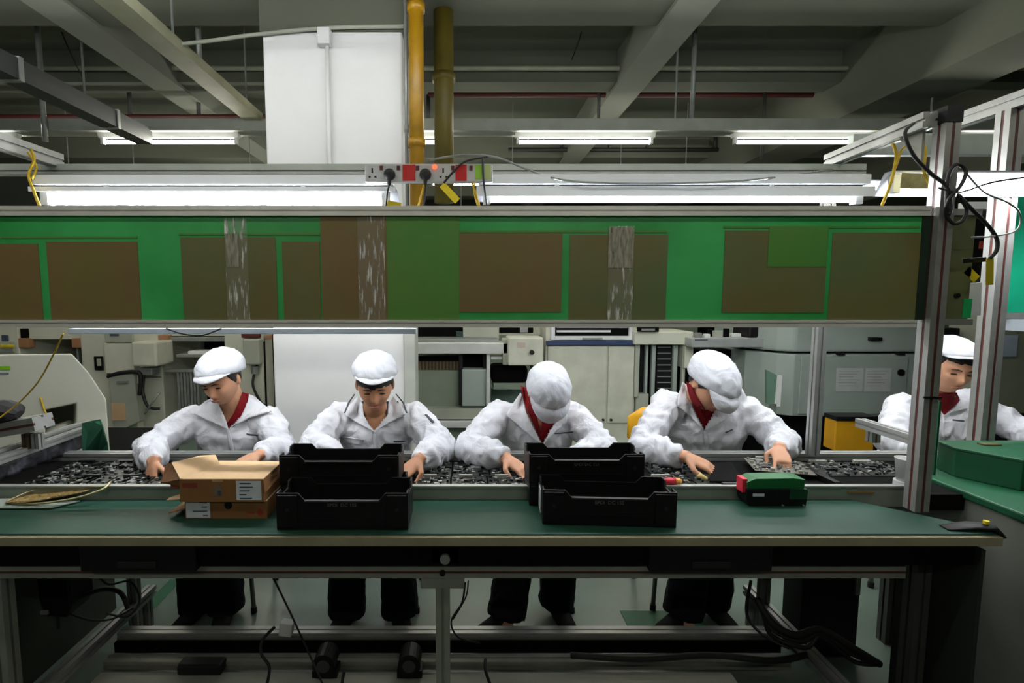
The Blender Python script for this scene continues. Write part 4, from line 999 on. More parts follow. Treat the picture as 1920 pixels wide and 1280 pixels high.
up = carton('upper cardboard box with open flaps and a white label at its right', u0, u1, yu, .17, zm, zu, True)
# lid sheet over most of the box, rising behind
flap(up, [(u0, yu, zu), (u1, yu, zu), (u1+.002, yu+.17, zu+.002), (u0+.05, yu+.17, zu+.004)], CARDL, 'lid')
flap(up, [at(420, 886, yu+.1), at(404, 853, yu+.17), at(375, 855, yu+.16), at(322, 868, yu+.07), at(338, 898, yu+.0)], CARDL, 'raised_flap')
flap(up, [at(337, 898, yu), at(322, 868, yu+.09), at(310, 874, yu+.07), at(303, 905, yu+.03), at(337, 912, yu+.01)], M('cardboard_dark', '6d4a2a', .8, 0, .1, 8), 'side_flap')
flap(up, [(u0, yu+.01, zm+.004), (u0, yu+.1, zm+.004), (u0-.052, yu+.03, zm+.0), (u0-.05, yu+.01, zm-.0)], CARDL, 'lower_flap')
flap(up, [(u1, yu+.002, zu), (u1, yu+.16, zu), (u1+.012, yu+.16, zu-.03), (u1+.004, yu+.002, zu-.045)], CARD, 'side_flap')
lab(up, 443, 901, 490, 937, yu, PAPER, 'white_label')
for k, (a, b) in enumerate(((449, 470), (449, 474), (449, 468), (449, 462), (450, 473))): lab(up, a, 905+k*7, b, 907+k*7, yu-.001, INK, 'printed_line', .0006)
lab(up, 342, 905, 370, 914, yu, M('brown_red_print', '7a3420', .8), 'printed_mark', .0006)
lab(up, 401, 912, 416, 930, yu, M('grey_print', '6a6256', .8), 'printed_figure', .0006); lab(up, 408, 920, 414, 928, yu-.001, INK, 'printed_figure', .0006)
lab(up, 398, 899, 418, 903, yu, M('clear_tape_dull', 'a58f6a', .3), 'tape_end', .001)
# pinkish red knob of something left of the boxes
t = thing('red_eraser', 'small pinkish red round end sticking out left of the open cardboard box', 'knob', at(330, 915, yu+.03))
MB().loft([at(322, 909, yu+.05), at(329, 909, yu+.05), at(337, 909, yu+.05)], [.008, .012, .011], n=12).build('knob', M('pinkish_red', 'a83c4a', .5), t, smooth=True)
# flat brown tray with curled metal edge at left
t = thing('bubble_wrap_tray', 'flat grey tray lined with brown bubble wrap at the left end of the bench', 'tray', atz(100, 945, ZT))
z = ZT+.004
pts = [atz(-40, 948, z), atz(95, 955, z), atz(198, 922, ZT+.04), atz(204, 908, ZT+.055), atz(120, 910, ZT+.05), atz(10, 940, z)]
outl = [atz(x, y, z) for x, y in ((-60, 952), (100, 953), (140, 940))]
MB().ring([[atz(-80, 940, z), atz(-80, 954, z), atz(95, 953, z), atz(150, 940, z), atz(20, 935, z)], [v+Vector((0, 0, .003)) for v in [atz(-80, 940, z), atz(-80, 954, z), atz(95, 953, z), atz(150, 940, z), atz(20, 935, z)]]]).build('grey_sheet', M('grey_sheet', '7f8a80', .4), t)
# boat shaped bubble wrap
n = 16; rows = []
for j in range(5):
    v = j/4; row = []
    for i in range(n+1):
        u = i/n
        px = 12+190*u; yb_ = 944-34*u**1.4; yt_ = 938-24*math.sin(min(1, u*1.3)*math.pi/2)-6*u
        zz = ZT+.01+.028*u*(1-.0)+.006*abs(math.sin(i*2.7+j*1.9))
        row.append(atz(px, yb_+(yt_-yb_)*v, zz))
    rows.append(row)
o = MB().ring(rows, caps=False, closed=False).build('bubble_wrap', M('brown_bubble_wrap', '6b5526', .35, 0, .4, 60, .8, 120, second='8f7a45', amt=(.45, .6)), t, smooth=True)
md = o.modifiers.new('s', 'SOLIDIFY'); md.thickness = .004
tube('curled_rim', [atz(12, 942, ZT+.012), atz(70, 944, ZT+.014), atz(140, 934, ZT+.028), atz(190, 918, ZT+.045), atz(206, 905, ZT+.058)], .004, M('brass_edge', 'a8a078', .35, .5), t)
tube('curled_rim', [atz(12, 940, ZT+.014), atz(60, 920, ZT+.03), atz(120, 911, ZT+.04), atz(190, 912, ZT+.05), atz(207, 903, ZT+.06)], .003, M('brass_edge'), t)
# red yellow eraser on the rail
p = at(1263, 911, YR0-.0)
t = thing('marker_cap', 'short red and yellow cylinder lying on the conveyor rail right of the crates', 'cylinder', (p.x, YR0+.02, zrt))
zz = zrt+.013
MB().cyl((at(1246, 911, YR0).x, YR0+.02, zz), (at(1270, 911, YR0).x, YR0+.02, zz), .0125, 16).build('red_part', M('bright_red', 'c8283c', .4), t, smooth=True)
MB().loft([(at(1270, 911, YR0).x, YR0+.02, zz), (at(1278, 911, YR0).x, YR0+.02, zz), (at(1282, 911, YR0).x, YR0+.02, zz)], [.0124, .011, .006], n=16).build('yellow_tip', M('amber', 'e0a040', .4), t, smooth=True)
# green clamp fixture in front of worker four
yq = YB-.06
a, b, c, e = R(1401, 897, 1516, 942, yq)
c = ZT+.0005
t = thing('test_fixture', 'green and black test fixture with a red tab in front of the fourth worker', 'fixture', ((a+b)/2, yq, c))
hh = e-c
MB().prism([(a+.01, c), (b-.005, c), (b, c+hh*.55), (b-.01, c+hh*.6), (a, c+hh*.6), (a, c+hh*.2)], yq, yq+.07, 'y').build('black_base', BLACKP, t, bevel=.002)
MB().prism([(a+.002, c+hh*.6), (b-.012, c+hh*.6), (b-.01, c+hh*.95), (b-.05, c+hh), (a+.03, c+hh*.98), (a, c+hh*.85)], yq+.004, yq+.065, 'y').build('green_top', M('fixture_green', '0b5a28', .5), t, bevel=.002)
MB().box(b-.065, b-.004, yq-.001, yq+.06, c+hh*.25, c+hh*.62).build('green_side', M('fixture_green_dark', '07381b', .5), t)
MB().box(a-.012, a+.006, yq+.01, yq+.05, c+hh*.45, c+hh*.95).build('red_tab', M('bright_red'), t, bevel=.002)
MB().box(a+.02, a+.06, yq-.0015, yq-.0002, c+hh*.36, c+hh*.46).build('white_lettering', PAPER, t)
for x in (.02, .1): MB().cyl((a+x, yq+.01, ZT+.0006), (a+x, yq+.01, ZT+.002), .006, 8).build('foot', BLACKR, t)
for x in (1468, 1507):
    q = at(x, 940, yq-.003); MB().cyl((q.x, yq-.006, c+.004), (q.x, yq-.0002, c+.004), .003, 8).build('screw', ALU, t)
tag(MB().box(at(1360, 916, YR0).x, at(1388, 920, YR0).x, YR0+.015, YR0+.03, zrt-.0035, zrt+.006).build('small_tool', BLACKR), 'small dark tool on the conveyor rail left of the green fixture', 'tool')
tag(MB().box(at(1590, 921, YB+.0).x, at(1640, 921, YB+.0).x, YB+.0-.0, YB+.004, ZT+.022, ZT+.028).build('brown_strip', M('ochre_strip', '8a6a34', .6)), 'thin brown strip along the right end of the conveyor rail', 'strip')

# ================================================================ right cabinet with green top and green box
XC = 1.80
zc_ = .865
pA = atz(1730, 890, zc_)
XC = pA.x
t = thing('machine_cabinet', 'pale machine cabinet with dark green top at the right edge of the picture', 'machine', (XC, 1.2, 0))
prof = []
MB().box(XC, XC+1.2, .95, pA.y+.1, zc_-.03, zc_).build('green_top', GREENB, t, bevel=.006)
CABM = M('cabinet_beige', '6c6f66', .5, 0, .06, 2)
MB().box(XC+.01, XC+1.2, .97, pA.y+.08, .05, zc_-.03).build('cabinet_body', CABM, t, bevel=.008)
MB().box(XC+.03, XC+1.18, 1.0, pA.y+.05, 0, .05).build('plinth', DARK, t)
# green side sheet next to post
xg_ = at(1752, 870, pA.y).x
MB().box(xg_, xg_+.008, pA.y-.0, pA.y+.06, zc_-.0, zc_+.30).build('green_side_sheet', GREENB, t)
# green box on it
zb_ = zc_+.0005
fl = atz(1789, 893, zb_); 
tp = at(1793, 836, fl.y+.02).z
t = thing('green_box', 'closed dark green box standing on the cabinet at the right edge', 'box', (fl.x+.2, fl.y, zb_), None)
w0 = fl
cs = [Vector((fl.x, fl.y, 0)), Vector((fl.x+.30, fl.y-.22, 0)), Vector((fl.x+.62, fl.y+.0, 0)), Vector((fl.x+.30, fl.y+.24, 0))]
cs = [Vector((fl.x, fl.y+.0, 0)), Vector((fl.x+.1, fl.y-.15, 0)), Vector((fl.x+.55, fl.y-.12, 0)), Vector((fl.x+.5, fl.y+.1, 0)), Vector((fl.x+.02, fl.y+.10, 0))]
cen = sum(cs, Vector())/len(cs)
zt2_ = tp
MB().ring([[Vector((c.x, c.y, zb_)) for c in cs], [Vector((c.x, c.y, zt2_-.012)) for c in cs]]).build('box_body', GREENB, t, bevel=.003)
lid = [cen+(c-cen)*1.02 for c in cs]
MB().ring([[Vector((c.x, c.y, zt2_-.0118)) for c in lid], [Vector((c.x, c.y, zt2_)) for c in lid]]).build('lid', GREENB, t, bevel=.003)
tag(MB().box(fl.x+.13, fl.x+.2, fl.y+.02, fl.y+.05, zt2_+.0003, zt2_+.006).build('small_part', M('brown_part', '5a5030', .5)), 'small brown part lying on the green box lid', 'part')
# grey crinkled bag between post and green box
q = R(1747, 838, 1796, 885, 2.2)
t = thing('grey_film_roll', 'crumpled grey film lying between the post and the green box', 'film', ((q[0]+q[1])/2, 2.2, q[2]))
rows = []
for j in range(7):
    rows.append([Vector((q[0]-.05+(q[1]-q[0]+.1)*i/12, 2.05+.35*j/6+.01*math.sin(i*1.3), zc_+.005+.014*abs(math.sin(j*2.1+.7*math.sin(i)))+.006*math.sin(i*2.7+j))) for i in range(13)])
o = MB().ring(rows, caps=False, closed=False).build('film', M('grey_film_b', '8c8c96', .3, 0, .3, 30, .4, 40), t, smooth=True)
md = o.modifiers.new('s', 'SOLIDIFY'); md.thickness = .003
MB().box(q[0]-.05, q[1]+.4, 2.03, 2.42, ZT-.02, zc_).build('film_support', ALUD, t)

# ================================================================ under the bench
def foot_motor(px, py, d):
    p = at(px, py, YL-.14)
    t = thing('drive_motor', 'small black round drive motor on the foot rail, '+d, 'motor', (p.x, YL-.14, p.z))
    MB().cyl((p.x, YL-.2, p.z), (p.x, YL-.12, p.z), .045, 20).build('motor_body', BLACKP, t, smooth=False)
    MB().cyl((p.x+.0, YL-.206, p.z), (p.x, YL-.2001, p.z), .026, 16).build('grey_face', M('dark_grey_face', '3a3c3c', .5), t)
    MB().box(p.x-.05, p.x+.05, YL-.19, YL-.13, p.z-.06, p.z-.03).build('mount', BLACKP, t)
foot_motor(614, 1228, 'the left of two'); foot_motor(770, 1228, 'the right of two')
p = at(538, 1176, YL-.08)
t = thing('wall_plug', 'small white adapter block on the foot rail with thin wires', 'adapter', p)
MB().box(-.026, .026, -.02, .02, -.028, .028, Matrix.Translation(p) @ Matrix.Rotation(.15, 4, 'Y')).build('body', PAINT_W, t, bevel=.003)
def wire(pts, label, r=.0035, mat=BLACKR): return tag(tube('floor_cable', pts, r, mat), label, 'cable')
wire([at(512, 1082, 1.62), at(545, 1150, 1.8), at(575, 1215, 1.8), at(605, 1282, 1.75)], 'thin straight dark wire slanting down in front of the adapter block')
wire([at(515, 1175, 1.9), at(492, 1200, 1.85), at(490, 1225, 1.82), at(505, 1250, 1.8), at(500, 1285, 1.78)], 'dark cable curving down left of the adapter block', .006)
wire([at(872, 1092, 1.7), at(866, 1130, 1.75), at(846, 1165, 1.85), at(860, 1195, 1.9), at(900, 1205, 1.9)], 'looping dark wires right of the middle bench leg')
wire([at(878, 1088, 1.72), at(873, 1120, 1.72), at(850, 1160, 1.8)], 'second thin wire right of the middle bench leg', .0025)
wire([at(910, 1235, 1.85), at(910, 1255, 1.8), at(920, 1285, 1.75)], 'black cable dropping from the foot rail right of the middle leg', .006)
wire([at(645, 1260, 1.8), at(642, 1275, 1.78), at(640, 1300, 1.75)], 'short black cable left of the middle leg near the bottom edge', .006)
wire([at(145, 1082, 1.9), at(180, 1080, 1.92), at(205, 1095, 1.93), at(245, 1090, 1.94), at(262, 1125, 1.93), at(240, 1155, 1.9), at(200, 1150, 1.9)], 'tangle of black cable at the lower left', .004)
wire([at(148, 1120, 1.9), at(190, 1105, 1.92), at(225, 1110, 1.93), at(240, 1140, 1.93)], 'thick black hose in the lower left tangle', .009)
wire([at(130, 1150, 1.88), at(170, 1162, 1.88), at(210, 1160, 1.9), at(250, 1140, 1.92)], 'lower loop of black cable at the lower left', .004)
wire([at(1070, 1228, 1.85), at(1200, 1235, 1.84), at(1330, 1228, 1.85), at(1450, 1238, 1.84), at(1520, 1225, 1.9)], 'bundle of black cable lying along the foot rail at the right', .012)
wire([at(1408, 1088, 2.0), at(1400, 1150, 2.0), at(1430, 1190, 1.95), at(1480, 1215, 1.9)], 'dark cable hanging under the right part of the bench', .006)
tag(MB().box(at(800, 1265, 1.7).x, at(860, 1265, 1.7).x, 1.70, 1.76, .0355, .07).build('black_adapter', BLACKP, bevel=.004), 'small black block at the foot of the middle leg', 'block')
a, b, c, e = R(78, 1068, 142, 1150, 1.95)
t = thing('hanging_motor', 'black motor housing hanging under the bench at the far left', 'motor', ((a+b)/2, 1.95, c))
MB().prism([(a, e+.3), (a+.01, c+.08), (a+.025, c+.01), (b-.02, c), (b, c+.05), (b-.01, e+.3)], 1.92, 2.05, 'y').build('motor_body', BLACKP, t, bevel=.008)
MB().box(a+.02, a+.05, 1.912, 1.9198, c+.02, c+.035).build('name_plate', ALU, t)
MB().cyl((a+.05, 1.96, c-.07), (a+.05, 1.96, c+.0), .006, 8).build('cable_stub', BLACKR, t)
a, b, c, e = R(335, 1172, 418, 1218, YL-.13)
tag(MB().box(a, b, YL-.16, YL-.1, .04, .085).build('foot_pedal', BLACKR, bevel=.01), 'black foot pedal in front of the first worker\'s feet', 'pedal')
# side plate at the lower left end
OLD = M('olive_dark_plate', '3b4034', .6, 0, .1, 2)
a = at(8, 1150, 1.62).x
tag(MB().box(-1.75, -1.735, 1.6, 2.4, .03, .74).build('side_plate', OLD), 'olive side plate under the left end of the bench', 'plate')
a, b, c, e = R(1505, 1075, 1612, 1200, 2.08)
t = thing('dark_cabinet', 'black cabinet under the right end of the conveyor', 'cabinet', ((a+b)/2, 2.1, 0))
MB().box(a, b, 2.08, 2.22, .01, .6).build('cabinet_body', BLACKP, t, bevel=.01); MB().box(b-.03, b-.01, 2.07, 2.0795, .3, .45).build('handle', STEEL, t)
t = thing('wicker_basket', 'pale woven basket behind the fourth worker under the bench', 'basket', at(1420, 1140, 2.9))
a, b, c, e = R(1385, 1080, 1425, 1150, 2.9)
MB().box(a, b, 2.9, 3.2, .02, e+.1).build('basket_body', M('woven_pale', '8c8a7a', .7, 0, .2, 60, .5, 90), t, bevel=.01)

for k, (dy, r) in enumerate(((0, .014), (12, .010), (24, .009))):
    wire([at(1418+8*k, 1120+dy, 1.98), at(1445, 1165+dy, 1.93), at(1490+10*k, 1190+dy, 1.9), at(1540, 1180+dy*.5, 1.92), at(1600, 1215+dy, 1.9), at(1650, 1245, 1.88)], 'black cable of the tangle under the right end of the bench, %s' % ('topmost', 'middle one', 'lowest')[k], r)
tag(MB().box(1.60, 1.612, 1.50, 1.79, .02, .80).build('side_plate', M('shade_plate_dark', '1e231c', .6), bevel=.002), 'added dark plate for the shade on the pale cabinet below the right bench end', 'plate')  # added plate; its dark colour stands for shade on the cabinet side
# ================================================================ people
PLOG = []
def cloth_mat(name, hexc, fold=.5):
    m = bpy.data.materials.new(name); m.use_nodes = True; N = m.node_tree.nodes; L = m.node_tree.links
    b = N['Principled BSDF']; b.inputs['Roughness'].default_value = .85; b.inputs['Base Color'].default_value = lin(hexc)
    b.inputs['Specular IOR Level'].default_value = .2
    tc = N.new('ShaderNodeTexCoord')
    n1 = N.new('ShaderNodeTexNoise'); n1.inputs['Scale'].default_value = 9; n1.inputs['Detail'].default_value = 3; n1.inputs['Distortion'].default_value = 1.6
    b1 = N.new('ShaderNodeBump'); b1.inputs['Strength'].default_value = fold; b1.inputs['Distance'].default_value = .03
    L.new(tc.outputs['Object'], n1.inputs['Vector']); L.new(n1.outputs['Fac'], b1.inputs['Height']); L.new(b1.outputs[0], b.inputs['Normal'])
    return m
SKIN = M('skin', 'c99474', .55, 0, .05, 20)
SKIN2 = M('skin_darker', 'b07c5a', .55, 0, .05, 20)
WHITE = cloth_mat('white_work_cloth', 'cfd1d7', .45)
CAPM = cloth_mat('white_cap_cloth', 'cbced5', .35)
REDS = cloth_mat('dark_red_shirt', '741018', .3)
NAVY = cloth_mat('navy_trouser_cloth', '10121c', .4)
HAIR = M('black_hair', '15110f', .5, 0, .3, 60, .3, 200)
LIPS = M('lips', '9a5a4c', .5); BROW = M('brow', '2a1c16', .7); LASH = M('lash', '20140f', .6)
COT = M('yellow_finger_cot', 'cdb878', .6, 0, .05, 30)
PIPING = M('dark_piping', '3a3d44', .7)
SHOE = M('black_shoe', '0a0a0b', .7, spec=.2)

def head_pts(nu=56, nv=40):
    rings = []
    for i in range(nv+1):
        ph = math.pi*i/nv; row = []
        for j in range(nu):
            a = 2*math.pi*j/nu
            x, y, z = math.sin(ph)*math.sin(a), -math.sin(ph)*math.cos(a), math.cos(ph)   # face at -y
            X, Y, Z = .075*x, .094*y, .114*z
            if z < 0:
                k = -z
                X *= 1-.30*k**1.5
                if y > 0: Y *= 1-.55*k**.8
                else: Y = Y*(1-.02*k)-.006*k
            if y < 0: Y = -abs(Y)**.92*.094**.08 if abs(Y) > 1e-6 else Y
            fx = lambda cx, cz, sx, sz: math.exp(-((X-cx)/sx)**2-((Z-cz)/sz)**2)
            if y < -.1:
                Y -= .020*fx(0, -.032, .012, .014) + .010*fx(0, -.010, .009, .022)
                Y += .010*(fx(.031, .003, .018, .011)+fx(-.031, .003, .018, .011))
                Y -= .004*(fx(.03, .026, .024, .008)+fx(-.03, .026, .024, .008))
                Y -= .004*(fx(.043, -.025, .018, .018)+fx(-.043, -.025, .018, .018))
                Y -= .007*fx(0, -.062, .022, .009)
                Y += .004*fx(0, -.0615, .024, .0025)
                Y -= .007*fx(0, -.095, .02, .014)
            row.append(Vector((X, Y, Z)))
        rings.append(row)
    return rings
HP = head_pts()
def add_head(mb, Mx):
    rings = [[Mx @ v for v in r] for r in HP]
    n = len(rings[0]); top, bot = rings[0][0], rings[-1][0]
    vs = [top] + [v for r in rings[1:-1] for v in r] + [bot]; fs = []
    m = len(rings)-2
    for j in range(n):
        k = (j+1) % n
        fs.append((0, 1+k, 1+j)); fs.append((len(vs)-1, 1+(m-1)*n+j, 1+(m-1)*n+k))
        for i in range(m-1): fs.append((1+i*n+j, 1+i*n+k, 1+(i+1)*n+k, 1+(i+1)*n+j))
    mb.add(vs, fs)
def ellipsoid(mb, c, r, Mx=None, n=14):
    Mx = Mx or Matrix.Identity(4); c = Vector(c); rings = []
    vs = []; fs = []; m = n//2
    vs.append(Mx @ (c+Vector((0, 0, r[2]))))
    for i in range(1, m):
        ph = math.pi*i/m
        for j in range(n):
            a = 2*math.pi*j/n
            vs.append(Mx @ (c+Vector((r[0]*math.sin(ph)*math.cos(a), r[1]*math.sin(ph)*math.sin(a), r[2]*math.cos(ph)))))
    vs.append(Mx @ (c-Vector((0, 0, r[2]))))
    for j in range(n):
        k = (j+1) % n
        fs.append((0, 1+k, 1+j)); fs.append((len(vs)-1, 1+(m-2)*n+j, 1+(m-2)*n+k))
        for i in range(m-2): fs.append((1+i*n+j, 1+i*n+k, 1+(i+1)*n+k, 1+(i+1)*n+j))
    mb.add(vs, fs); return mb
def remesh(mb, name, mat, parent, voxel, smooth=3, factor=.5, decim=None):
    me = bpy.data.meshes.new('tmp'); off = wloc(parent)
    me.from_pydata([v-off for v in mb.v], [], mb.f)
    bm = bmesh.new(); bm.from_mesh(me); bmesh.ops.recalc_face_normals(bm, faces=bm.faces); bm.to_mesh(me); bm.free()
    o = bpy.data.objects.new(name, me); COL.objects.link(o)
    r = o.modifiers.new('r', 'REMESH'); r.mode = 'VOXEL'; r.voxel_size = voxel
    s = o.modifiers.new('s', 'SMOOTH'); s.iterations = smooth; s.factor = factor
    if decim:
        d = o.modifiers.new('d', 'DECIMATE'); d.ratio = decim
    bpy.context.view_layer.update()
    dg = bpy.context.evaluated_depsgraph_get()
    nm = bpy.data.meshes.new_from_object(o.evaluated_get(dg)); nm.name = name
    o.modifiers.clear(); o.data = nm; bpy.data.meshes.remove(me)
    nm.materials.clear(); nm.materials.append(mat); nm.shade_smooth()
    o.parent = parent
    return o
def wrinkle(o, amp, scale, stretch=(1, 1, 1), seed=0, mask=None):
    me = o.data; off = wloc(o.parent)
    nrm = [v.normal.copy() for v in me.vertices]
    for v, n in zip(me.vertices, nrm):
        p = v.co+off
        q = Vector((p.x*stretch[0], p.y*stretch[1], p.z*stretch[2]))*scale + Vector((seed*3.1, seed*1.7, 0))
        w1 = noise.noise(q + Vector((noise.noise(q*.6), noise.noise(q*.6+Vector((5, 5, 5))), 0))*1.2)
        r = 1-2*abs(w1)             # ridges
        k = mask(p) if mask else 1
        v.co += n*(amp*(.75*(r-.5)+.5*noise.noise(q*2.3))*k)
def drape(name, Lp, Rp, bvhs, off, mat, parent, th=.003, nu=10, nv=14, sub=True):
    """cloth panel laid on the surface: two pixel polylines, joined across, projected along the line of sight"""
    def samp(P, t):
        s = t*(len(P)-1); i = min(int(s), len(P)-2); f = s-i
        return P[i][0]*(1-f)+P[i+1][0]*f, P[i][1]*(1-f)+P[i+1][1]*f
    cam_p = Vector((0, 0, H)); rows = []; last = None; hits = []
    for i in range(nv+1):
        a = samp(Lp, i/nv); b = samp(Rp, i/nv); row = []
        for j in range(nu+1):
            px, py = a[0]+(b[0]-a[0])*j/nu, a[1]+(b[1]-a[1])*j/nu
            d = ray(px, py).normalized(); best = None
            for bv in bvhs:
                h = bv.ray_cast(cam_p, d)
                if h[0] is not None and (best is None or h[3] < best): best = h[3]
            row.append([d, best])
        rows.append(row)
    flat = [c[1] for r in rows for c in r if c[1] is not None]
    if not flat: return None
    med = sorted(flat)[len(flat)//2]
    for r in rows:
        for c in r:
            if c[1] is None or abs(c[1]-med) > .12: c[1] = None
    for _ in range(12):
        for i, r in enumerate(rows):
            for j, c in enumerate(r):
                if c[1] is None:
                    nb = [rows[x][y][1] for x, y in ((i-1, j), (i+1, j), (i, j-1), (i, j+1)) if 0 <= x <= nv and 0 <= y <= nu and rows[x][y][1] is not None]
                    if nb: c[1] = sum(nb)/len(nb)
    for _ in range(2):
        cp = [[c[1] for c in r] for r in rows]
        for i in range(nv+1):
            for j in range(nu+1):
                nb = [cp[x][y] for x, y in ((i-1, j), (i+1, j), (i, j-1), (i, j+1)) if 0 <= x <= nv and 0 <= y <= nu]
                rows[i][j][1] = min(cp[i][j], .4*cp[i][j]+.6*sum(nb)/len(nb)) if cp[i][j] else med
    g = [[cam_p+c[0]*(c[1]-off) for c in r] for r in rows]
    o = MB().ring(g, caps=False, closed=False).build(name, mat, parent, smooth=True)
    md = o.modifiers.new('s', 'SOLIDIFY'); md.thickness = th; md.offset = 0
    return o
def shell(c, r, lim, Mx, fold=0, seed=0, na=56, nr=16, sag=None):
    """cap/hair shell in head space; lim(a) is how far down it reaches (rad from the top) at azimuth a (0 = face)"""
    rows = []
    for i in range(nr+1):
        row = []
        for j in range(na):
            a = 2*math.pi*j/na; ph = lim(a)*(i/nr)
            x, y, z = math.sin(ph)*math.sin(a), -math.sin(ph)*math.cos(a), math.cos(ph)
            k = 1+fold*(noise.noise(Vector((x*3+seed, y*3, z*3)))+.5*noise.noise(Vector((x*7+seed, y*7, z*5)))) + fold*.25*math.sin(a*14+seed)*(i/nr)**3
            if i == nr: k *= .965
            p = Vector((c[0]+r[0]*x*k, c[1]+r[1]*y*k, c[2]+r[2]*z*k))
            if sag: p = sag(p)
            row.append(Mx @ p)
        rows.append(row)
    top = rows[0][0]
    m = MB(); vs = [top]+[v for r_ in rows[1:] for v in r_]; fs = []
    for j in range(na):
        k = (j+1) % na; fs.append((0, 1+k, 1+j))
        for i in range(nr-1): fs.append((1+i*na+j, 1+i*na+k, 1+(i+1)*na+k, 1+(i+1)*na+j))
    return m.add(vs, fs)
def hand(mb, wrist, d, n, side, curl=.5, k=1.0, spread=1.0, point=None, thumb_c=.5, cots=None):
    """palm, four fingers, thumb. d fingers' direction, n palm normal (towards the held thing), side = towards the thumb"""
    d = Vector(d).normalized(); n = Vector(n); n = (n-d*n.dot(d)).normalized(); s = d.cross(n)
    if s.dot(Vector(side)) < 0: s = -s
    W = Vector(wrist)
    P = lambda a, b, c: W + d*(a*k)+s*(b*k)+n*(c*k)
    mb.loft([P(-.03, 0, 0), P(0, 0, 0), P(.025, .002, 0), P(.055, 0, .002), P(.082, -.001, .004), P(.09, -.001, .005)],
            [(.025*k, .019*k), (.026*k, .018*k), (.036*k, .018*k), (.041*k, .016*k), (.039*k, .013*k), (.03*k, .008*k)], side=s, n=14)
    tips = []
    for q, (off, ln, fan) in enumerate(((.029, .070, .12), (.0098, .080, .03), (-.0098, .075, -.05), (-.028, .060, -.14))):
        c = curl if point is None or q != point else .12
        p = P(.08, off*1.0, .003); ang = .25*c+.1; dirn = (d*math.cos(fan*spread)+s*math.sin(fan*spread)).normalized()
        pts = [P(.055, off*.9, .002), p]; rad = [.0085*k, .0092*k]
        for sg, (f, r) in enumerate(((.45, .0086), (.30, .0080), (.25, .0066))):
            ang += c*(.55 if sg == 0 else .75)
            p = p + (dirn*math.cos(ang)+n*math.sin(ang))*(ln*f*k); pts.append(p); rad.append(r*k)
        mb.loft(pts, rad, side=s, n=9); tips.append((pts, rad))
    a = P(.012, .026, .004); b = a+(d*.55+s*.75+n*.25).normalized()*.040*k
    c_ = b+(d*.85+s*.12*(1-thumb_c)+n*(.25+.45*thumb_c)-s*.2*thumb_c).normalized()*.034*k; e = c_+(d*.85-s*.25*thumb_c+n*.5*thumb_c).normalized()*.024*k
    tp = [P(.0, .012, .0), a, b, c_, e]; tr = [.013*k, .014*k, .0115*k, .0102*k, .0078*k]
    mb.loft(tp, tr, side=n, n=9); tips.append((tp, tr))
    return tips

